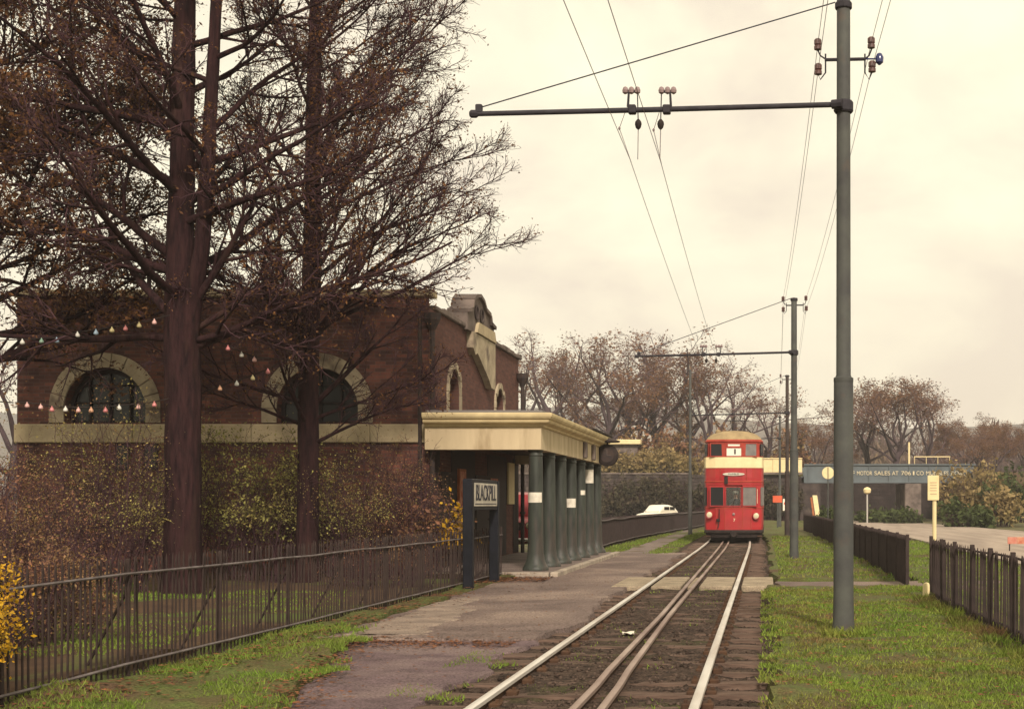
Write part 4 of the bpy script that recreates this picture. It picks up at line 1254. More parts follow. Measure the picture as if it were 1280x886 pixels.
    b.tube([(-0.5, 6.6, 5.06), (0.5, 6.6, 5.06)], 0.02, 6)
    b.build('pantograph', M_arm, t)
    b = MB(); b.lathe([(0.09, 0), (0.1, 0.06), (0.05, 0.12), (0.01, 0.13)], (-0.62, 0.75, 4.24), 10)
    b.build('ventilator', M_roof, t)
    # dark saloon behind the panes would be empty; the driver stands behind the middle window
    return t
tram()

# ------------------------------------------------------------------ trees
class Growth:
    """branch polylines collected by (points, sides) and swept into tubes with numpy"""
    def __init__(s, seed):
        s.g = {}
        s.r = random.Random(seed)
        s.tips = []
    def line(s, pts, rad, sides, layer):
        s.g.setdefault((layer, len(pts), sides), []).append((pts, rad))
    def mesh(s, layer, name, m):
        V, Fs, base = [], [], 0
        for (ly, n, k), L in s.g.items():
            if ly != layer: continue
            P = np.array([[tuple(p) for p in a] for a, _ in L], dtype=np.float64)
            Rr = np.array([b for _, b in L], dtype=np.float64)
            D = np.empty_like(P)
            D[:, 1:-1] = P[:, 2:] - P[:, :-2]; D[:, 0] = P[:, 1] - P[:, 0]; D[:, -1] = P[:, -1] - P[:, -2]
            D /= np.linalg.norm(D, axis=2, keepdims=True) + 1e-9
            ref = np.where(np.abs(D[:, :1, 2:3]) < 0.9, np.array([[[0., 0., 1.]]]), np.array([[[1., 0., 0.]]]))
            U = np.cross(D, np.broadcast_to(ref, D.shape)); U /= np.linalg.norm(U, axis=2, keepdims=True) + 1e-9
            Wv = np.cross(U, D)
            a = 2 * np.pi * np.arange(k) / k
            ring = P[:, :, None, :] + Rr[:, :, None, None] * (U[:, :, None, :] * np.cos(a)[None, None, :, None] + Wv[:, :, None, :] * np.sin(a)[None, None, :, None])
            nb = len(L)
            V.append(ring.reshape(-1, 3))
            i = np.arange(n - 1)[:, None]; j = np.arange(k)[None, :]
            q = np.stack([i * k + j, (i + 1) * k + j, (i + 1) * k + (j + 1) % k, i * k + (j + 1) % k], axis=-1).reshape(-1, 4)
            Fs.append((q[None] + (base + np.arange(nb) * n * k)[:, None, None]).reshape(-1, 4))
            base += nb * n * k
        me = np_mesh(name, np.concatenate(V), np.concatenate(Fs), m)
        me.polygons.foreach_set('use_smooth', [True] * len(me.polygons))
        return me
    def branch(s, p, d, length, r0, n, bend, up, r1=None):
        pts = [p.copy()]; rad = [r0]
        d = d.normalized(); st = length / (n - 1)
        r1 = r0 * 0.3 if r1 is None else r1
        for i in range(1, n):
            d = (d + Vector((s.r.gauss(0, bend), s.r.gauss(0, bend), s.r.gauss(0, bend) + up))).normalized()
            p = p + d * st
            pts.append(p.copy()); rad.append(r0 + (r1 - r0) * i / (n - 1))
        return pts, rad
    def along(s, pts, q):
        x = q * (len(pts) - 1); i = min(int(x), len(pts) - 2); f = x - i
        return pts[i].lerp(pts[i + 1], f), (pts[i + 1] - pts[i]).normalized()
    def side(s, d, spread):
        o = d.orthogonal().normalized()
        o = Matrix.Rotation(s.r.uniform(0, 2 * math.pi), 3, d) @ o
        return (d * math.cos(spread) + o * math.sin(spread)).normalized()
    def ramify(s, pts, rad, levels, lvl=0):
        """levels: list of dicts (count, len, spread, n, bend, up, sides, layer)"""
        if lvl >= len(levels):
            s.tips.append((pts[-1], (pts[-1] - pts[-2]).normalized()))
            return
        c = levels[lvl]
        total = sum((pts[i + 1] - pts[i]).length for i in range(len(pts) - 1))
        for k in range(c['count']):
            q = c.get('q0', 0.25) + (1 - c.get('q0', 0.25)) * (k + s.r.random()) / c['count']
            p, d = s.along(pts, min(q, 0.995))
            L = total * c['len'] * s.r.uniform(0.6, 1.2) * (1.15 - 0.6 * q)
            L = max(L, c.get('min', 0.1))
            i = min(int(q * (len(rad) - 1)), len(rad) - 1)
            r0 = max(rad[i] * c.get('rk', 0.55), c['rmin'])
            dd = s.side(d, R(s.r.uniform(*c['spread'])))
            a, b = s.branch(p, dd, L, r0, c['n'], c['bend'], c['up'], c['rmin'] * 0.6)
            s.line(a, b, c['sides'], c['layer'])
            s.ramify(a, b, levels, lvl + 1)
            if lvl == len(levels) - 2 and s.r.random() < 0.3:
                s.tips.append((a[-1], (a[-1] - a[-2]).normalized()))

def leaf_quads(tips, r, per, size, spread, keep=None):
    V = []
    for p, d in tips:
        for k in range(per):
            if keep and not keep(p): continue
            c = p + Vector((r.gauss(0, spread), r.gauss(0, spread), r.gauss(0, spread) - spread * 0.3))
            u = Vector((r.gauss(0, 1), r.gauss(0, 1), r.gauss(0, 1))).normalized()
            w = u.orthogonal().normalized()
            w = Matrix.Rotation(r.uniform(0, 6.28), 3, u) @ w
            s = size * r.choice((0.5, 0.7, 0.85, 1.0, 1.2, 1.6))
            V += [tuple(c - u * s), tuple(c + w * s * .55), tuple(c + u * s), tuple(c - w * s * .55)]
    return V

def big_tree(name, label, loc, seed, trunk_pts, trunk_rad, limbs, levels, leaf_per, leaf_size, extra=(), keep=None, twig_m=None, group=None):
    t = thing(name, label, 'tree', loc, 0, group)
    G = Growth(seed)
    tp = [Vector(p) for p in trunk_pts]
    def knobbly(pts, rad, sides, sd_):
        # trunk with ridged, uneven bark: rings every 12 cm pushed in and out by noise
        V_, F_ = [], []
        P_, R_ = [], []
        for i in range(len(pts) - 1):
            m_ = max(2, int((pts[i + 1] - pts[i]).length / 0.12))
            for q in range(m_):
                P_.append(pts[i].lerp(pts[i + 1], q / m_)); R_.append(rad[i] + (rad[i + 1] - rad[i]) * q / m_)
        P_.append(pts[-1]); R_.append(rad[-1])
        for p, rd in zip(P_, R_):
            for k in range(sides):
                a = 2 * math.pi * k / sides
                c, s_ = math.cos(a), math.sin(a)
                e_ = 1 + 0.10 * mnoise.noise(Vector((c * 1.2 + sd_, s_ * 1.2, p.z * 0.5))) + 0.11 * mnoise.noise(Vector((c * 5 + sd_, s_ * 5, p.z * 1.1))) + 0.05 * mnoise.noise(Vector((c * 11, s_ * 11 + sd_, p.z * 3)))
                V_.append((p.x + c * rd * e_, p.y + s_ * rd * e_, p.z))
        n_ = len(P_)
        for i in range(n_ - 1):
            for k in range(sides):
                F_.append((i * sides + k, i * sides + (k + 1) % sides, (i + 1) * sides + (k + 1) % sides, (i + 1) * sides + k))
        return V_, F_
    tv, tf = knobbly(tp, trunk_rad, 36, seed * 1.7)
    for (pts, rad) in extra:
        v2, f2 = knobbly([Vector(p) for p in pts], rad, 28, seed + 5.3)
        k0 = len(tv); tv += v2; tf += [tuple(i + k0 for i in f) for f in f2]
    # root flare
    for k in range(6):
        a = 2 * math.pi * k / 6 + 0.3
        d = Vector((math.cos(a), math.sin(a), 0))
        G.line([tp[0] + d * trunk_rad[0] * 0.55 + Vector((0, 0, 0.45)), tp[0] + d * trunk_rad[0] * 0.72 + Vector((0, 0, 0.14)), tp[0] + d * trunk_rad[0] * 1.15 + Vector((0, 0, -0.08))], [trunk_rad[0] * .3, trunk_rad[0] * .32, trunk_rad[0] * .12], 6, 'trunk')
    stems = [(tp, trunk_rad)] + [([Vector(p) for p in pts], rad) for pts, rad in extra]
    for (si, z, az, el, L, r0, up) in limbs:
        pts, rad = stems[si]
        # point on the stem at height z
        for i in range(len(pts) - 1):
            if pts[i].z <= z <= pts[i + 1].z:
                f = (z - pts[i].z) / (pts[i + 1].z - pts[i].z)
                p = pts[i].lerp(pts[i + 1], f); break
        else:
            continue
        d = Vector((math.cos(R(az)) * math.cos(R(el)), math.sin(R(az)) * math.cos(R(el)), math.sin(R(el))))
        a, b = G.branch(p, d, L, r0, 9, 0.07, up, r0 * 0.18)
        G.line(a, b, 7, 'limb')
        G.ramify(a, b, levels)
    link('trunk', np_mesh('trunk', tv, tf, M_bark), t)
    link('roots', G.mesh('trunk', 'roots', M_bark), t)
    link('limbs', G.mesh('limb', 'limbs', M_bark), t)
    link('twigs', G.mesh('twig', 'twigs', twig_m or M_twig), t)
    V = leaf_quads(G.tips, G.r, leaf_per, leaf_size, 0.045, keep)
    if V:
        link('leaves', np_mesh('leaves', V, np.arange(len(V)).reshape(-1, 4), M_brownleaf), t)
    return t

LEV = [dict(count=9, len=0.46, spread=(28, 58), n=6, bend=0.10, up=0.035, sides=5, layer='limb', rmin=0.012, q0=0.18, rk=0.55),
       dict(count=7, len=0.44, spread=(25, 60), n=5, bend=0.12, up=0.02, sides=4, layer='twig', rmin=0.0075, q0=0.15, rk=0.6),
       dict(count=5, len=0.48, spread=(25, 65), n=4, bend=0.14, up=0.0, sides=3, layer='twig', rmin=0.005, q0=0.2, min=0.22)]

LEV2 = [dict(LEV[0], count=8, spread=(20, 42), up=0.05), dict(LEV[1], count=6, spread=(20, 45), up=0.045), dict(LEV[2], count=8, spread=(20, 55), up=0.03, len=0.55)]
def limb_set(r, stem, z0, z1, n, lmax, lmin, el, r0, up, az=None, side=None):
    out_ = []
    for k in range(n):
        q = (k + r.random()) / n
        z = z0 + (z1 - z0) * q
        a = (k * 137.5 + r.uniform(-25, 25)) % 360 if az is None else r.uniform(*az)
        out_.append((stem, z, a, r.uniform(*el), (lmax + (lmin - lmax) * q) * r.uniform(0.75, 1.15), r0 * (1 - 0.55 * q), up))
    return out_

r = random.Random(21)
limbs1 = limb_set(r, 0, 3.9, 12.5, 24, 5.0, 2.4, (8, 38), 0.085, 0.035) + limb_set(r, 1, 6.0, 12.2, 13, 3.6, 2.0, (15, 45), 0.06, 0.04) \
    + [(0, 4.15, 182, 12, 4.2, 0.075, -0.02), (0, 5.2, 178, 20, 4.6, 0.08, 0.0), (0, 6.6, 185, 25, 4.8, 0.08, 0.01), (0, 7.6, 170, 18, 4.8, 0.08, 0.01), (0, 4.5, -8, 42, 3.4, 0.075, 0.05), (0, 4.1, -5, 4, 3.2, 0.06, 0.03), (0, 4.2, 10, 35, 3.0, 0.06, 0.02)]
big_tree('autumn_tree', 'tall dark double-stemmed tree nearest the left edge, coloured bulbs on it', (-9.42, 22.0, 0), 31,
         [(0, 0, -0.1), (0.0, 0, 0.5), (0.01, 0, 2), (0.0, 0, 4.0), (-0.03, 0, 6), (0.0, 0.05, 9), (0.05, 0.1, 12), (0.1, 0.1, 14.5)],
         [0.34, 0.29, 0.265, 0.265, 0.20, 0.17, 0.11, 0.04], limbs1, LEV, 3, 0.024,
         extra=[([(0.03, -0.02, 3.7), (0.16, -0.06, 4.5), (0.36, -0.12, 5.6), (0.5, -0.15, 7.5), (0.62, -0.15, 9.7), (0.8, -0.1, 13)], [0.17, 0.145, 0.125, 0.105, 0.085, 0.04])],
         group='two tall trees on the lawn')
limbs2 = limb_set(r, 0, 3.2, 13, 28, 3.3, 1.9, (28, 54), 0.06, 0.035) \
    + limb_set(r, 0, 4.2, 10.5, 18, 3.8, 2.7, (28, 48), 0.055, 0.025, az=(-40, 35)) + limb_set(r, 0, 2.9, 6.0, 9, 3.2, 2.6, (12, 38), 0.045, 0.01, az=(-150, -50)) + [(0, 2.55, -5, 30, 2.3, 0.04, -0.03), (0, 3.0, 15, 20, 2.6, 0.04, -0.01), (0, 2.9, 190, 25, 2.2, 0.04, 0.0)]
big_tree('autumn_tree', 'tall single-trunked tree with fine upswept twigs, nearer the porch', (-8.42, 25.0, 0), 37,
         [(0, 0, -0.1), (0, 0, 0.5), (0.02, 0, 2), (0.04, 0, 4), (0.10, 0, 6), (0.12, 0, 8.5), (0.16, 0, 11), (0.2, 0, 13.8)],
         [0.25, 0.205, 0.185, 0.175, 0.16, 0.135, 0.09, 0.03], limbs2, LEV2, 1, 0.022, group='two tall trees on the lawn')
limbs3 = limb_set(r, 0, 3.4, 12, 26, 5.0, 2.6, (2, 30), 0.075, 0.02) + limb_set(r, 0, 3.5, 10, 12, 4.6, 3.2, (5, 30), 0.07, 0.01, az=(-50, 40))
big_tree('autumn_tree', 'dense dark tree whose boughs hang in at the top left corner', (-14.2, 23.5, 0), 43,
         [(0, 0, -0.1), (0, 0, 0.5), (0, 0, 2), (0, 0, 4), (0.1, 0, 6), (0.1, 0, 9), (0.0, 0, 13)],
         [0.34, 0.28, 0.26, 0.25, 0.22, 0.17, 0.04], limbs3, LEV, 6, 0.030)

# string lights between the trees
def light_string(label, P, bulbs, sag_n=10):
    t = thing('light_string', label, 'string lights', P[0], 0, 'strings of coloured bulbs in the tree')
    o = Vector(P[0])
    MB().tube([Vector(p) - o for p in P], 0.009, 5).build('cable', M_black, t)
    for (p, cn) in bulbs:
        q = Vector(p) - o
        b = MB()
        b.lathe([(0.008, 0.01), (0.014, -0.015), (0.03, -0.035), (0.038, -0.062), (0.03, -0.078), (0.01, -0.085)], q, 10)
        c = link('bulb', b.mesh('bulb', BULB[cn], True), t)
        tag(c, f'{cn} bulb')
BULB = {n: mat('bulb_' + n, tuple(0.15 + 0.6 * q for q in c), rough=0.3, spec=0.5) for n, c in (('white', (0.8, 0.78, 0.7)), ('green', (0.1, 0.32, 0.18)), ('blue', (0.25, 0.42, 0.6)), ('yellow', (0.75, 0.6, 0.2)), ('red', (0.6, 0.06, 0.06)), ('pink', (0.75, 0.35, 0.3)), ('orange', (0.7, 0.28, 0.08)))}
def on_string(pts, Y):
    return [(X_(px, Y), Y, Z_(py, Y)) for px, py in pts]
Ys = 21.65
up_px = [(28, 424), (52, 423), (71, 422), (97, 415), (120, 412), (140, 409), (157, 407), (174, 403), (193, 399)]
up_c = ['white', 'green', 'blue', 'white', 'blue', 'yellow', 'red', 'yellow', 'pink']
light_string('upper string of coloured bulbs left of the double-stemmed trunk', on_string([(-40, 428)] + up_px + [(212, 394)], Ys), list(zip(on_string(up_px, Ys), up_c)))
lo_px = [(18, 503), (34, 503), (51, 505), (65, 508), (82, 508), (98, 509), (114, 509), (132, 509), (149, 506), (173, 505), (193, 502)]
lo_c = ['white', 'pink', 'pink', 'red', 'white', 'pink', 'orange', 'red', 'white', 'pink', 'red']
light_string('lower string of coloured bulbs crossing the left arched window', on_string([(-40, 500)] + lo_px + [(212, 498)], Ys), list(zip(on_string(lo_px, Ys), lo_c)))
rt_px = [(261, 421), (285, 432), (302, 440), (318, 446)]
light_string('short bulb string falling right from the double-stemmed trunk', on_string([(248, 414)] + rt_px + [(375, 452)], 22.6), list(zip(on_string(rt_px, 22.6), ['yellow', 'red', 'white', 'pink'])))
rb_px = [(275, 482), (296, 476), (316, 469), (335, 461)]
light_string('low bulb string between the two tall trunks', on_string([(250, 492)] + rb_px + [(378, 440)], 22.9), list(zip(on_string(rb_px, 22.9), ['orange', 'white', 'yellow', 'red'])))

# ------------------------------------------------------------------ shrubs
def shrub(name, label, loc, rx, ry, h, seed, leaf_m, n_stem, leaf_per, leaf_size, cat='shrub', group=None, flowers=None, stem_r=0.012, up=0.05, spread=0.10, fill=0):
    t = thing(name, label, cat, loc, 0, group)
    G = Growth(seed)
    for k in range(n_stem):
        a = G.r.uniform(0, 6.283); q = math.sqrt(G.r.random())
        p = Vector((rx * 0.55 * q * math.cos(a), ry * 0.55 * q * math.sin(a), -0.05))
        d = Vector((math.cos(a) * q * rx * 0.5 / h, math.sin(a) * q * ry * 0.5 / h, 1.0))
        L = h * G.r.uniform(0.55, 1.05) * (1.12 - 0.42 * q * q)
        a_, b_ = G.branch(p, d, L, stem_r, 6, 0.10, up * 0.2, stem_r * 0.35)
        G.line(a_, b_, 4, 'stem')
        G.ramify(a_, b_, [dict(count=8, len=0.42, spread=(20, 55), n=4, bend=0.12, up=up * 0.5, sides=3, layer='stem', rmin=stem_r * 0.4, q0=0.2),
                          dict(count=5, len=0.5, spread=(25, 60), n=3, bend=0.15, up=0.02, sides=3, layer='stem', rmin=stem_r * 0.28, q0=0.2)])
    link('stems', G.mesh('stem', 'stems', M_twig), t)
    low = h * 0.38 if group == GS else -1
    ck = 2.6 if h < 3 and loc[1] < 40 else 0.9
    V = leaf_quads(G.tips, G.r, leaf_per, leaf_size, spread, keep=lambda p: p.z > low * (0.6 + 0.8 * G.r.random()) and (leaf_m is M_yellowleaf or mnoise.noise(Vector((p.x * ck + seed, p.y * ck, p.z * ck))) > -0.12 + (0.35 * (1 - p.z / h) if low > 0 else 0)))
    link('leaves', np_mesh('leaves', V, np.arange(len(V)).reshape(-1, 4), leaf_m), t)
    if flowers:
        tips = [q for q in G.tips if flowers(q[0])]
        V = leaf_quads(tips, G.r, 2, leaf_size * 1.1, spread * 0.6)
        if V: link('yellow_leaves', np_mesh('yellow_leaves', V, np.arange(len(V)).reshape(-1, 4), M_yellowleaf), t)
    return t
GS = 'shrubs in front of the station wall'
shrub('shrub', 'broad russet twiggy shrub at the left edge below the bulbs', (-12.6, 20.6, 0), 2.0, 1.5, 2.75, 61, M_russet, 60, 12, 0.0145, group=GS)
shrub('shrub', 'russet shrub left of the double-stemmed trunk, olive at its top', (-10.9, 21.9, 0), 1.7, 1.3, 2.7, 62, M_mixleaf, 60, 12, 0.0145, group=GS)
shrub('shrub', 'olive-topped shrub behind the double-stemmed trunk', (-10.6, 25.2, 0), 1.4, 1.1, 2.9, 63, M_olive, 34, 10, 0.023, group=GS)
shrub('shrub', 'large-leaved olive shrub right of the double-stemmed trunk', (-9.55, 25.8, 0), 1.1, 1.0, 2.6, 64, M_olive, 34, 10, 0.023, group=GS)
shrub('shrub', 'olive shrub close left of the single trunk', (-8.75, 26.0, 0), 1.0, 0.9, 2.5, 65, M_olive, 30, 10, 0.023, group=GS)
shrub('shrub', 'brownish shrub right of the single trunk', (-7.8, 26.1, 0), 1.0, 0.9, 2.6, 66, M_mixleaf, 34, 12, 0.0145, group=GS)
shrub('shrub', 'dull russet shrub below the drainpipe', (-6.95, 26.3, 0), 0.95, 0.8, 2.3, 67, M_russet, 34, 12, 0.0145, group=GS)
shrub('shrub', 'low brown shrub with yellow sprigs beside the nameboard', (-6.25, 26.0, 0), 0.7, 0.7, 1.45, 68, M_russet, 26, 2, 0.04, group=GS, flowers=lambda p: p.x > 0.15 and p.z > 0.75 and p.y < 0.2)
shrub('shrub', 'shadowy russet shrub low behind the left railings', (-10.4, 18.0, 0), 2.0, 1.2, 1.8, 69, M_russet, 60, 12, 0.0145, group=GS)
shrub('shrub', 'low tangled brown shrub behind the near end of the railings', (-7.7, 12.3, 0), 1.5, 1.3, 1.15, 70, M_russet, 70, 6, 0.0125, group=GS)
shrub('shrub', 'dark bramble thicket behind the golden shrub and the railings', (-6.9, 10.6, 0), 1.0, 1.0, 1.0, 72, M_russet, 70, 6, 0.012, group=GS, stem_r=0.008)
shrub('shrub', 'dark bramble thicket behind the second bay of the railings', (-7.6, 14.2, 0), 1.1, 0.9, 0.95, 73, M_russet, 60, 12, 0.0145, group=GS, stem_r=0.008)
shrub('shrub', 'low brown bramble at the foot of the single trunk', (-6.7, 23.6, 0), 1.2, 0.9, 0.9, 74, M_russet, 60, 6, 0.0125, group=GS, stem_r=0.008)
shrub('golden_shrub', 'golden yellow leaved shrub poking through the near railings', (-5.80, 9.45, 0), 0.30, 0.42, 1.42, 71, M_yellowleaf, 24, 9, 0.015, stem_r=0.005, spread=0.05)

# ------------------------------------------------------------------ far trees
FAR_LEV = [dict(count=6, len=0.42, spread=(25, 55), n=5, bend=0.13, up=0.05, sides=4, layer='twig', rmin=0.03, q0=0.42, rk=0.55),
           dict(count=6, len=0.5, spread=(25, 60), n=4, bend=0.15, up=0.03, sides=3, layer='twig', rmin=0.015, q0=0.2, rk=0.6),
           dict(count=4, len=0.5, spread=(25, 65), n=3, bend=0.15, up=0.02, sides=3, layer='twig', rmin=0.009, q0=0.2, min=0.6)]
FAR_LEV[2]['count'] = 6
def far_proto(seed, h, fork, n_limb, leaves):
    G = Growth(seed)
    t = thing('bare_tree', 'placeholder', 'tree')
    tp, tr = G.branch(Vector((0, 0, -0.3)), Vector((G.r.gauss(0, .1), 0, 1)), h * fork, h * 0.022, 6, 0.05, 0.05, h * 0.017)
    G.line(tp, tr, 8, 'trunk')
    for k in range(n_limb):
        a = k * 137.5 + G.r.uniform(-30, 30)
        q = 0.55 + 0.45 * (k + G.r.random()) / n_limb
        p, d = G.along(tp, min(q, 0.99))
        el = G.r.uniform(42, 72) if k < n_limb - 2 else 82
        dd = Vector((math.cos(R(a)) * math.cos(R(el)), math.sin(R(a)) * math.cos(R(el)), math.sin(R(el))))
        a_, b_ = G.branch(p, dd, h * (1 - fork * q) * G.r.uniform(0.75, 1.0), h * 0.011, 8, 0.13, 0.02, 0.03)
        G.line(a_, b_, 6, 'trunk')
        G.ramify(a_, b_, FAR_LEV)
    link('trunk', G.mesh('trunk', 'trunk', M_farbark), t)
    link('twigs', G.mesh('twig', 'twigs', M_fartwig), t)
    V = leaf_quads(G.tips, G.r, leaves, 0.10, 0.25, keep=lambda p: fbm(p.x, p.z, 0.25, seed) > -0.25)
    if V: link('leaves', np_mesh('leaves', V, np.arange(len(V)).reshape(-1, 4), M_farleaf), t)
    return t
protos = [far_proto(81, 15, 0.5, 5, 1), far_proto(82, 15, 0.4, 6, 2), far_proto(83, 15, 0.52, 5, 1), far_proto(84, 15, 0.38, 7, 4), far_proto(85, 15, 0.26, 10, 8)]
far = [  # prototype, photo column, distance, top row, label
    (0, 668, 152, 425, 'thin pale bare tree just right of the station roof end'),
    (2, 690, 140, 404, 'rust-topped bare tree first of the row behind the porch'),
    (3, 725, 148, 430, 'reddish bare tree with low fork above the porch roof'),
    (1, 745, 136, 418, 'broad forked bare tree above the porch clock'),
    (2, 775, 144, 408, 'tall bare tree with a dense brown head left of the lone pole'),
    (4, 800, 138, 448, 'short brown-leaved tree left of the lone slim pole'),
    (1, 832, 142, 404, 'tall spreading bare tree behind the lone slim pole'),
    (0, 860, 150, 420, 'slender bare tree behind the bracket arm of the second pole'),
    (3, 892, 137, 432, 'wide bare tree directly above the tram'),
    (2, 925, 146, 450, 'leaning bare tree right above the tram roof'),
    (0, 955, 152, 485, 'small thin bare tree left of the dark pole'),
    (4, 1018, 150, 515, 'low brown tree between the second pole and near pole'),
    (3, 1085, 150, 468, 'dark-limbed spreading tree right of the near pole, orange at its top'),
    (3, 1118, 142, 470, 'forked spreading tree in the middle above the bridge lettering'),
    (3, 1160, 148, 474, 'spreading tree right above the bridge, rightmost of the three'),
    (4, 1205, 152, 520, 'brown bushy tree behind the right bridge end'),
    (4, 1245, 140, 528, 'brown thicket tree near the right edge'),
    (4, 1285, 146, 520, 'brown thicket tree at the very right edge'),
    (2, 2, 62, 380, 'bare tree showing past the left end of the station building'),
    (4, 1225, 165, 515, 'dull brown tree behind the right thickets'),
]
used = set(); rr = random.Random(5)
for (pi, px, Y, ty, lab) in far:
    o = protos[pi] if pi not in used else copy_tree(protos[pi])
    used.add(pi)
    z0 = -0.1 if Y < 100 else EMB if px < 1000 or px > 1190 else EMB - 0.5
    h = Z_(ty, Y) - z0
    s = h / max(v.co.z for c in o.children for v in c.data.vertices)
    o.location = (X_(px, Y), Y, z0)
    wk = 1.55 if px > 1050 else 1.35
    o.scale = (s * wk * rr.uniform(0.9, 1.1), s * wk * rr.uniform(0.9, 1.1), s)
    o.rotation_euler = (0, 0, rr.uniform(0, 6.28))
    tag(o, lab, 'tree', 'bare trees on the railway embankment' if Y > 100 else None)

def far_wood():
    # the wooded slopes behind the railway: thousands of twig sprays, read as one mass
    r = random.Random(55); V = []
    for k in range(120):
        Y = r.uniform(205, 330)
        px = r.uniform(590, 1330)
        cx_ = X_(px, Y); hz = (r.uniform(9, 15.5) + 0.012 * (Y - 205)) * (1.0 if px > 640 else 0.8)
        rx = r.uniform(5, 9)
        for q in range(520):
            a = r.uniform(0, 6.283); u = r.random() ** 0.5; v = r.random()
            x = cx_ + rx * u * math.cos(a) * (1 - 0.6 * v * v); y = Y + rx * u * math.sin(a) * 0.6
            z = hz * (0.1 + 0.9 * v) * (1 - 0.25 * u * u)
            l = r.uniform(0.5, 1.4); w = r.uniform(0.06, 0.22)
            tx, tz = r.gauss(0, 0.5), 1.0
            V += [(x - w, y, z), (x + w, y + 0.1, z), (x + tx * l + w * .3, y, z + l * tz), (x + tx * l - w * .3, y, z + l * tz)]
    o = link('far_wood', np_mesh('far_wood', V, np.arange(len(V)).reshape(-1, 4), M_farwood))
    tag(o, 'hazy mauve-brown winter woodland on the slope behind the railway', 'woodland', kind='stuff')
far_wood()

def far_bush(label, px, Y, z0, rx, h, m, seed, n=24, leaf=0.16, per=3):
    o = shrub('bush', label, (X_(px, Y), Y, z0), rx, rx * 0.8, h, seed, m, n, per, leaf, cat='bush', group='bushes along the embankment', stem_r=0.03, spread=0.22)
    return o
far_bush('golden-green bush on the wall top just right of the porch', 772, 121.8, 4.0, 1.7, 2.0, M_tanleaf, 91)
far_bush('golden bush on the wall top left of the lone slim pole', 808, 121.8, 4.0, 1.9, 1.9, M_tanleaf, 92)
far_bush('taller golden bush on the wall top, second from the lone slim pole', 835, 122.4, 4.0, 1.6, 2.4, M_tanleaf, 93)
far_bush('pale golden bush on the wall top behind the lone slim pole', 862, 121.8, 4.0, 1.5, 1.6, M_tanleaf, 94)
far_bush('brown bush on the embankment between porch and golden bushes', 790, 126, 4.0, 2.2, 4.2, M_russet, 95)
far_bush('dark brown bush on the embankment above the golden bushes', 850, 127, 4.0, 2.5, 4.6, M_russet, 96)
far_bush('brown bush behind the tram roof', 905, 128, 4.0, 2.5, 4.2, M_russet, 97)
far_bush('brown bush behind the second and dark poles', 985, 130, 4.0, 2.4, 4.4, M_russet, 98)
for (px, hh, rx_, lab, mm) in ((760, 2.9, 2.0, 'dark ivy bush on the retaining wall beside the porch end', 'M_ivy'), (786, 3.6, 2.2, 'dark ivy bush on the retaining wall left of the white car', 'M_ivy'), (812, 3.1, 1.8, 'dark bush against the retaining wall above the white car', 'M_ivy'),
                             (838, 3.8, 2.2, 'tall dark bush against the wall between white car and lone pole', 'M_ivy'), (868, 3.0, 1.9, 'dark bush against the wall right behind the lone slim pole', 'M_ivy'), (962, 3.2, 1.8, 'dark bush against the wall just right of the tram', 'M_ivy'), (984, 2.6, 1.6, 'dark bush against the wall behind the dark pole', 'M_ivy')):
    far_bush(lab, px, 118.6, 0.0, rx_, hh, globals()[mm], 110 + px, 30, 0.13, 4)
far_bush('large orange-tan bush right of the cream bus stop sign', 1208, 98, 0.0, 2.6, 3.7, M_tanleaf, 99, 40)
far_bush('yellowish bush rising over the right bridge end', 1228, 106, 0.3, 2.4, 4.0, M_tanleaf, 100, 30)
far_bush('dark green low bush under the orange-tan bush', 1206, 88, 0.0, 2.2, 1.5, M_greenleaf, 101, 30)
far_bush('green bush on the bank at the right edge', 1268, 96, 0.2, 2.0, 3.3, M_greenleaf, 102, 30)
far_bush('tan bush at the right edge below the bank top', 1250, 92, 0.0, 1.3, 2.2, M_tanleaf, 103, 20)
far_bush('small green bush at the foot of the bridge pier', 1090, 108, 0.0, 1.5, 1.0, M_greenleaf, 104, 20)
far_bush('small green bush by the round sign post', 1040, 84, 0.0, 0.9, 0.9, M_greenleaf, 105, 16)
far_bush('long low green bush in front of the bridge pier', 1130, 104, 0.0, 2.0, 0.9, M_greenleaf, 106, 24)

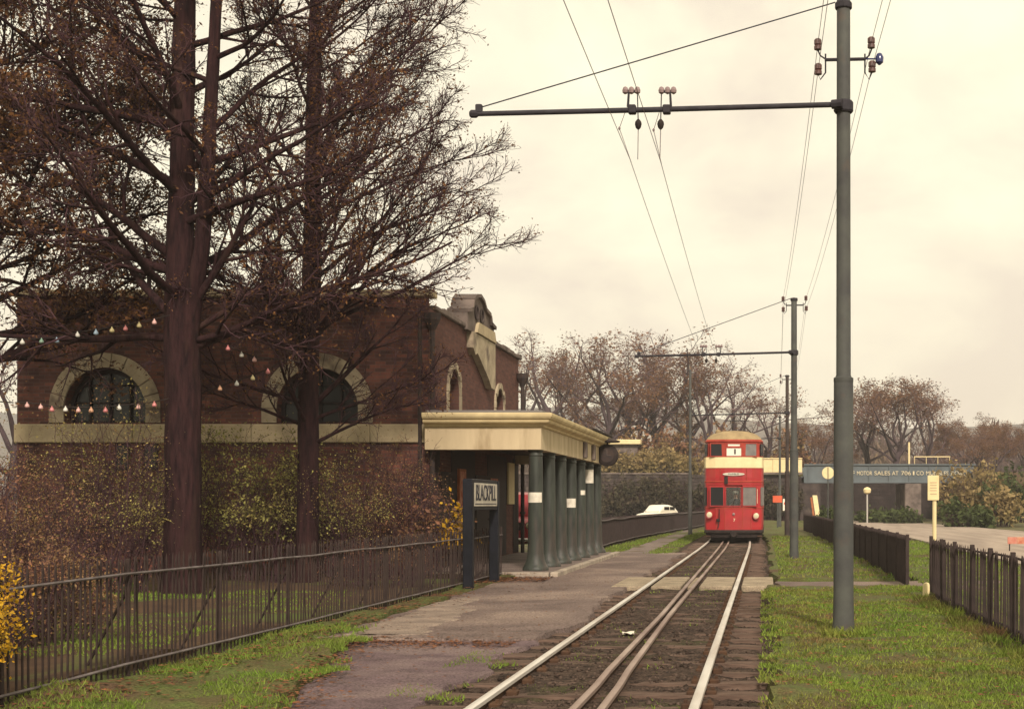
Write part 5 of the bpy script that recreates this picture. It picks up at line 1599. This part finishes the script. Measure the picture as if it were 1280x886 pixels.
# ------------------------------------------------------------------ bridge and retaining walls
def bridge():
    BY = 120.0
    t = thing('railway_bridge', 'blue-grey girder railway bridge with cream painted lettering over the road', 'bridge', (0, 0, 0))
    x0, x1 = 3.45, 18.6
    MB().box(x0, x1, BY, BY + 0.25, 3.40, 4.86).build('girder', M_girder, t)
    MB().box(x0, x1, BY - 0.16, BY + 0.4, 4.862, 4.98).build('girder_flange', M_girder, t)
    MB().box(x0, x1, BY - 0.16, BY + 0.4, 3.30, 3.398).build('girder_flange', M_girder, t)
    me = MB().box(-0.04, 0.04, -0.10, -0.002, 3.402, 4.858).mesh('stiffener', M_girder)
    for k in range(9):
        o = link('stiffener', me, t); o.location = (x0 + 0.4 + 1.78 * k, BY, 0)
    MB().box(x0, x1, BY + 0.26, BY + 8, 3.45, 3.9).build('deck', M_black, t)
    MB().box(x0, x1, BY + 8.01, BY + 8.3, 3.40, 4.86).build('girder', M_girder, t)
    for (words, xa, xb) in (('F', 1063, 1068), ('MOTOR', 1071, 1090), ('SALES', 1093, 1112.5), ('AT', 1115, 1123), ('706', 1126.5, 1138.5), ('I', 1141, 1143), ('CO', 1145.5, 1154.5), ('MUMBLES', 1157.5, 1185.5), ('ROAD', 1189, 1208)):
        a, b_ = X_(xa, BY - 0.11), X_(xb, BY - 0.11)
        o = lettering(words, 0.50, M_textf, t, ((a + b_) / 2, BY - 0.13, 4.15), (R(90), 0, 0), 1.0, bold=0.0)
        w = o.dimensions.x or 1
        xs = [v.co.x for v in o.data.vertices]
        o.scale = ((b_ - a) / max(0.05, max(xs) - min(xs)), 1, 1)
    for (xa, xb) in ((12.35, 13.8),):
        b = MB(); b.box(xa, xb, BY - 0.1, BY + 8.4, -0.2, 3.29, 0.06)
        b.build('pier', M_rubble2, t)
    MB().box(x0 - 0.4, 4.9, BY - 0.12, BY + 8.4, -0.2, 3.29, 0.05).build('abutment', M_rubble, t)
    MB().box(17.4, 19.6, BY - 0.12, BY + 8.4, -0.2, 3.29, 0.05).build('abutment', M_rubble, t)
    b = MB()
    b.tube([(12.75, BY + 0.2, 4.9), (12.75, BY + 0.2, 6.9)], 0.09, 6)
    b.build('parapet_post', M_signcream, t)
    b = MB(); b.tube([(13.2, BY + 0.3, 5.62), (16.4, BY + 0.3, 5.62)], 0.05, 6)
    for k in range(4): b.tube([(13.25 + 1.03 * k, BY + 0.3, 4.95), (13.25 + 1.03 * k, BY + 0.3, 5.62)], 0.03, 5)
    b.build('handrail', M_signcream, t)
bridge()

def backdrop_wall():
    t = thing('retaining_wall', 'dark rubble retaining wall across the line behind the tram', 'wall', (0, 120.3, 0))
    r = random.Random(12)
    # facing stones in courses, joined because each is only a pixel or two
    b = MB()
    z = -0.2
    while z < 4.0:
        hgt = r.uniform(0.28, 0.45); x = -34.0
        while x < 3.0:
            w = r.uniform(0.4, 0.95)
            b.box(x + 0.015, min(x + w, 3.0) - 0.015, -0.1 + r.uniform(-0.05, 0.05), 0.2, z + 0.015, min(z + hgt, 4.05) - 0.015)
            x += w
        z += hgt
    tag(b.build('facing_stones', M_rubble, t, fix=False), kind='stuff')
    MB().box(-34, 3.0, 0.05, 0.8, -0.2, 4.0).build('core', M_black, t)
    x = -34.0; k = 0
    while x < -6.6:
        xb = min(x + 2.2, -6.6)
        MB().box(x + 0.01, xb - 0.01, -0.2, 0.9, 4.055, 4.2 + 0.02 * (k % 2), 0.03).build('coping_stone', M_rubble2, t)
        x = xb; k += 1
    t2 = thing('parapet_wall', 'cream parapet wall on the embankment right of the tram', 'wall', (0, 119.9, 0))
    x = -0.6
    for k in range(3):
        MB().box(x + 0.006, x + 1.29, -0.15, 0.25, 4.22, 5.35 + 0.03 * (k % 2), 0.03).build('panel', M_signcream, t2)
        MB().box(x - 0.03, x + 1.31, -0.2, 0.3, 5.40, 5.5, 0.02).build('coping_stone', M_signcream, t2)
        x += 1.3
    MB().box(-0.6, 3.3, -0.18, 0.28, 4.06, 4.215).build('base', M_rubble2, t2)
backdrop_wall()

def cutting_wall():
    t = thing('cutting_wall', 'dark wall of the road cutting seen through the bridge opening', 'wall', (0, 140, 0))
    b = MB(); r = random.Random(14); z = -0.2
    while z < 4.3:
        x = 2.0; hgt = r.uniform(0.35, 0.5)
        while x < 24:
            w = r.uniform(0.6, 1.2)
            b.box(x + 0.02, min(x + w, 24) - 0.02, r.uniform(-0.06, 0.04), 0.5, z + 0.02, z + hgt - 0.02)
            x += w
        z += hgt
    tag(b.build('facing_stones', M_shade_stone, t, fix=False), kind='stuff')
    MB().box(2, 24, 0.1, 1.2, -0.2, 4.2).build('core', M_black, t)
cutting_wall()

def hut():
    t = thing('flat_roofed_hut', 'flat roofed hut with cream roof edge behind the porch end', 'hut', (-13.2, 124, 4.1))
    MB().box(-2.2, 1.6, 0, 3, 0, 2.75).build('wall', M_rubble2, t)
    MB().box(-2.5, 1.9, -0.5, 3.4, 2.76, 3.2, 0.05).build('roof', M_signcream, t)
    w = MB().box(-1.2, 0.4, -0.05, -0.002, 1.0, 2.1).build('window', M_rubble, t)
    MB().box(-1.1, 0.3, -0.056, -0.051, 1.1, 2.0).build('pane', M_glass, w)
    t = thing('house', 'small pale gabled house among the far trees above the porch', 'house', (-16.3, 175, 2.0))
    MB().prism([(-2.3, 0), (2.3, 0), (2.3, 8.2), (0, 10.6), (-2.3, 8.2)], 'y', 0, 8).build('wall', M_house, t)
    for s in (-1, 1):
        MB().prism([(s * 2.6, 7.95), (0, 10.66), (0, 10.9), (s * 2.75, 8.05)], 'y', -0.3, 8.3).build('roof', M_slate, t)
    for (x, z) in ((-1, 5.2), (1, 5.2)):
        w = MB().box(x - 0.5, x + 0.5, -0.06, -0.002, z, z + 1.4).build('window', M_white, t)
        MB().box(x - 0.42, x + 0.42, -0.066, -0.061, z + 0.08, z + 1.32).build('pane', M_glass, w)
hut()

# ------------------------------------------------------------------ small signs
def signs():
    t = thing('bus_stop_sign', 'cream bus stop flag on a cream post behind the right fence', 'sign', (4.47, 36, 0))
    MB().tube([(0.02, 0, -0.1), (0.02, 0, 2.22)], 0.055, 10).build('post', M_signcream, t)
    MB().box(-0.17, 0.13, -0.085, -0.06, 1.58, 2.24, 0.01).build('flag', M_signcream, t)
    me = MB().box(-0.11, 0.07, -0.089, -0.0855, -0.012, 0.012).mesh('print_line', M_printline)
    for z in (2.05, 1.98, 1.91, 1.84, 1.75):
        o = link('print_line', me, t); o.location = (0, 0, z)
    t = thing('road_sign', 'round cream back of a road sign on a thin post by the bridge', 'sign', (X_(1035, 76), 76, 0))
    MB().tube([(0, 0.03, -0.1), (0, 0.03, 3.5)], 0.035, 8).build('post', M_pole, t)
    MB().lathe([(0.02, -0.02), (0.33, -0.02), (0.34, 0.0), (0.33, 0.015), (0.02, 0.015)], (0, 0, 3.2), 24, 'y').build('disc', M_signcream, t)
    MB().box(-0.02, 0.02, -0.05, -0.021, 2.88, 3.52).build('bracket', M_pole, t)
    t = thing('lineside_sign', 'small orange-red board on a post right of the tram', 'sign', (X_(972, 84), 84, 0))
    MB().tube([(0, 0, -0.1), (0, 0, 2.2)], 0.05, 8).build('post', M_pole, t)
    MB().box(-0.3, 0.28, -0.08, -0.055, 1.55, 1.98, 0.01).build('board', M_redsign, t)
    t = thing('lineside_sign', 'small pinkish white plate with red mark beside the dark pole', 'sign', (X_(981.5, 74), 74, 0))
    MB().tube([(0, 0, -0.1), (0, 0, 1.9)], 0.04, 8).build('post', M_pole, t)
    MB().box(-0.13, 0.13, -0.07, -0.045, 1.1, 1.75, 0.02).build('plate', M_cap, t)
    MB().lathe([(0.0, -0.075), (0.08, -0.075), (0.08, -0.072), (0.0, -0.0705)], (0, 0, 1.5), 14, 'y').build('mark', M_redsign, t)
    t = thing('leaning_board', 'tall cream board leaning against the bridge abutment', 'board', (X_(1020, 100), 100, 0))
    b = MB(); b.rings([[(x, y, z) for x, y in ((-0.2 + s, 0 + q), (0.14 + s, 0 + q), (0.14 + s, 0.06 + q), (-0.2 + s, 0.06 + q))] for (z, s, q) in ((0, 0.25, 0), (2.1, -0.05, 0.25))])
    b.build('plank', M_signcream, t)
    b = MB(); b.rings([[(x, y, z) for x, y in ((-0.36 + s, 0 + q), (-0.22 + s, 0 + q), (-0.22 + s, 0.06 + q), (-0.36 + s, 0.06 + q))] for (z, s, q) in ((0, 0.2, 0), (1.95, -0.05, 0.25))])
    b.build('edge_plank', M_orangewood, t)
    t = thing('street_lamp', 'small pale street lamp under the dark bridge opening', 'lamp', (X_(1084, 104), 104, 0))
    MB().tube([(0, 0, -0.1), (0, 0, 2.2)], 0.06, 8).build('post', M_house, t)
    MB().lathe([(0.05, 2.2), (0.26, 2.32), (0.3, 2.55), (0.22, 2.68), (0.05, 2.75)], (0, 0, 0), 12).build('lantern', M_signcream, t, smooth=True)
    t = thing('road_barrier', 'low red and white barrier board beside the road at right edge', 'barrier', (X_(1276, 43), 43, 0))
    for k in range(4):
        MB().box(-0.42 + 0.3 * k, -0.125 + 0.3 * k, -0.03, 0.0, 0.22, 0.44, 0.006).build('panel', M_fadedred if k % 2 == 0 else M_posterred, t)
    for x in (-0.35, 0.7):
        MB().tube([(x, 0.03, -0.05), (x, 0.03, 0.44)], 0.02, 6).build('leg', M_black, t)
signs()

# ------------------------------------------------------------------ vehicles
def loft(b, secs, n=20, p=3.5):
    """superellipse sections (y, half width, z0, z1)"""
    rings = []
    for (y, w, z0, z1) in secs:
        rr_ = []
        for k in range(n):
            a = 2 * math.pi * k / n
            c, s = math.cos(a), math.sin(a)
            rr_.append((w * math.copysign(abs(c) ** (2 / p), c), y, (z0 + z1) / 2 + (z1 - z0) / 2 * math.copysign(abs(s) ** (2 / p), s)))
        rings.append(rr_)
    return b.rings(rings)

def vehicle(name, label, cat, loc, rz, m, secs, cab, wheels, lamp_x, lamp_z, wheel_r=0.3):
    t = thing(name, label, cat, loc, rz)
    b = MB(); loft(b, secs); b.build('body', m, t, smooth=True)
    b = MB(); loft(b, cab, p=4.5); b.build('cabin', m, t, smooth=True)
    y0, w0 = cab[0][0], cab[0][1]
    # windscreen, rear window, side windows as panes a little proud of the cabin
    (ya, wa, za, zb), (yb, wb, _, zt) = cab[0], cab[1]
    w = MB(); w.rings([[(-wa * .82, ya - 0.02, za + 0.18), (wa * .82, ya - 0.02, za + 0.18), (wa * .82, ya + 0.0, za + 0.18), (-wa * .82, ya + 0.0, za + 0.18)],
                       [(-wb * .80, yb - 0.05, zt - 0.10), (wb * .80, yb - 0.05, zt - 0.10), (wb * .80, yb - 0.02, zt - 0.10), (-wb * .80, yb - 0.02, zt - 0.10)]])
    w.build('windscreen', M_glass_sheen, t)
    yc, yd = cab[1][0], cab[-2][0]
    for s in (-1, 1):
        for k in range(2):
            a = yc + 0.12 + (yd - yc - 0.1) * k / 2; c = a + (yd - yc) / 2 - 0.15
            xa, xb = sorted((s * (cab[1][1] - 0.01), s * (cab[1][1] + 0.012)))
            MB().box(xa, xb, a, c, cab[1][2] + 0.30, cab[1][3] - 0.13, 0.004).build('side_window', M_glass, t)
        h = MB().lathe([(0.03, 0.1), (0.10, 0.05), (0.11, -0.03), (0.09, -0.04)], (s * lamp_x, secs[0][0] + 0.03, lamp_z), 14, 'y').build('headlight', M_chrome, t, smooth=True)
        MB().lathe([(0.088, -0.035), (0.06, -0.06), (0.005, -0.07)], (s * lamp_x, secs[0][0] + 0.03, lamp_z), 14, 'y').build('lens', M_lens, h, smooth=True)
        for y in wheels:
            x = s * (secs[2][1] - 0.12)
            wl = MB().lathe([(wheel_r * .6, -0.08), (wheel_r, -0.07), (wheel_r, 0.07), (wheel_r * .6, 0.08)], (x, y, wheel_r), 18, 'x').build('wheel', M_tyre, t)
            MB().lathe([(0.02, s * 0.06), (wheel_r * .55, s * 0.07), (wheel_r * .58, s * 0.085), (0.03, s * 0.10)], (x, y, wheel_r), 14, 'x').build('rim', M_chrome, wl)
    yf = secs[0][0]
    MB().box(-secs[1][1] * .92, secs[1][1] * .92, yf - 0.08, yf - 0.02, 0.36, 0.46, 0.02).build('bumper', M_chrome, t)
    MB().box(-0.32, 0.32, yf - 0.03, yf + 0.04, lamp_z - 0.14, lamp_z + 0.08, 0.01).build('grille', M_black, t)
    return t
vehicle('parked_car', 'small cream-white car parked beyond the far left railing', 'car', (-7.35, 94, 0), R(-28), M_carwhite,
        [(-1.9, 0.62, 0.35, 0.72), (-1.75, 0.74, 0.26, 0.82), (-0.9, 0.78, 0.22, 0.92), (0.8, 0.78, 0.22, 0.95), (1.6, 0.74, 0.26, 0.9), (1.85, 0.6, 0.36, 0.75)],
        [(-0.85, 0.66, 0.75, 0.95), (-0.35, 0.62, 0.75, 1.40), (0.6, 0.62, 0.75, 1.42), (1.2, 0.6, 0.75, 1.3), (1.6, 0.6, 0.75, 0.95)], (-1.2, 1.15), 0.55, 0.62)
vehicle('red_van', 'dark red van half hidden behind the nearest porch column', 'van', (-7.82, 42.6, 0), R(6), M_vanred,
        [(-2.0, 0.60, 0.35, 0.95), (-1.85, 0.74, 0.28, 1.05), (-1.0, 0.80, 0.24, 1.12), (1.0, 0.82, 0.24, 1.12), (2.0, 0.82, 0.26, 1.1), (2.1, 0.78, 0.3, 1.0)],
        [(-1.05, 0.72, 0.9, 1.15), (-0.55, 0.70, 0.9, 1.78), (0.2, 0.76, 0.9, 1.86), (1.95, 0.78, 0.9, 1.86), (2.08, 0.74, 0.9, 1.7)], (-1.3, 1.35), 0.56, 0.84, 0.32)

# ------------------------------------------------------------------ tram driver
def make_driver():
    root = thing('person', 'tram driver in dark uniform and pale cap at the middle windscreen', 'person', (-1.12, 52.46, 0.26))
    import bmesh
    J = [(0, 0, 0.82), (0, 0, 1.02), (0, 0.01, 1.22), (0, 0.01, 1.37), (0, 0, 1.46), (0, -0.02, 1.56), (0, -0.02, 1.64),
         (-0.18, 0, 1.33), (-0.24, -0.04, 1.08), (-0.16, -0.25, 0.98), (-0.12, -0.31, 0.97), (0.18, 0, 1.33), (0.24, -0.04, 1.08), (0.16, -0.25, 0.98), (0.12, -0.31, 0.97),
         (-0.1, 0, 0.78), (-0.11, -0.02, 0.44), (-0.11, 0.0, 0.07), (-0.11, -0.14, 0.03), (0.1, 0, 0.78), (0.11, -0.02, 0.44), (0.11, 0.0, 0.07), (0.11, -0.14, 0.03)]
    E = [(0, 1), (1, 2), (2, 3), (3, 4), (4, 5), (5, 6), (3, 7), (7, 8), (8, 9), (9, 10), (3, 11), (11, 12), (12, 13), (13, 14), (0, 15), (15, 16), (16, 17), (17, 18), (0, 19), (19, 20), (20, 21), (21, 22)]
    rad = [0.15, 0.14, 0.16, 0.12, 0.055, 0.085, 0.075, 0.07, 0.05, 0.04, 0.035, 0.07, 0.05, 0.04, 0.035, 0.09, 0.06, 0.045, 0.04, 0.09, 0.06, 0.045, 0.04]
    me = bpy.data.meshes.new('body'); me.from_pydata(J, E, [])
    o = link('body', me, root)
    sk = o.modifiers.new('skin', 'SKIN'); ss = o.modifiers.new('sub', 'SUBSURF'); ss.levels = ss.render_levels = 2
    for i, v in enumerate(me.skin_vertices[0].data):
        v.radius = (rad[i], rad[i] * (0.72 if i in (0, 1, 2, 3) else 1)); v.use_root = (i == 0)
    dg = bpy.context.evaluated_depsgraph_get(); bpy.context.view_layer.update()
    me2 = bpy.data.meshes.new_from_object(o.evaluated_get(bpy.context.evaluated_depsgraph_get()))
    bpy.data.objects.remove(o)
    me2.materials.clear(); me2.materials.append(M_cloth); me2.materials.append(M_skin)
    for p in me2.polygons:
        c = sum((me2.vertices[i].co for i in p.vertices), Vector()) / len(p.vertices)
        p.material_index = 1 if c.z > 1.43 or (c.y < -0.24 and 0.9 < c.z < 1.1) else 0
        p.use_smooth = True
    link('body', me2, root)
    MB().lathe([(0.09, 1.60), (0.10, 1.63), (0.125, 1.69), (0.11, 1.715), (0.01, 1.725)], (0, -0.01, 0), 14).build('cap', M_cap, root, smooth=True)
    MB().box(-0.07, 0.07, -0.17, -0.08, 1.605, 1.625, 0.008).build('cap_peak', M_black, root)
    MB().lathe([(0.066, 1.405), (0.07, 1.44), (0.06, 1.46)], (0, 0, 0), 12).build('collar', M_cap, root)
    b = MB()
    for s in (-1, 1): b.lathe([(0.012, 0), (0.008, -0.012), (0.001, -0.014)], (s * 0.03, -0.095, 1.575), 8, 'y')
    b.build('eyes', M_black, root)
    b = MB(); b.rings([[(-0.012, -0.098, 1.57), (0.012, -0.098, 1.57), (0, -0.09, 1.58)], [(-0.014, -0.115, 1.535), (0.014, -0.115, 1.535), (0, -0.085, 1.53)]])
    b.build('nose', M_skin, root)
    b = MB(); b.box(-0.022, 0.022, -0.102, -0.09, 1.507, 1.514); b.build('mouth', M_posterred, root)
make_driver()

# ------------------------------------------------------------------ the damp autumn air
def haze():
    b = MB(); b.box(-1850, 1850, -260, 1560, -1.1, 110)
    o = b.build('haze', None)
    m = bpy.data.materials.new('haze_air'); m.use_nodes = True
    t = m.node_tree; t.nodes.clear()
    v = t.nodes.new('ShaderNodeVolumePrincipled'); q = t.nodes.new('ShaderNodeOutputMaterial')
    v.inputs['Color'].default_value = (0.90, 0.86, 0.84, 1)
    v.inputs['Density'].default_value = 0.00055
    t.links.new(v.outputs['Volume'], q.inputs['Volume'])
    o.data.materials.append(m)
    tag(o, kind='stuff')
haze()
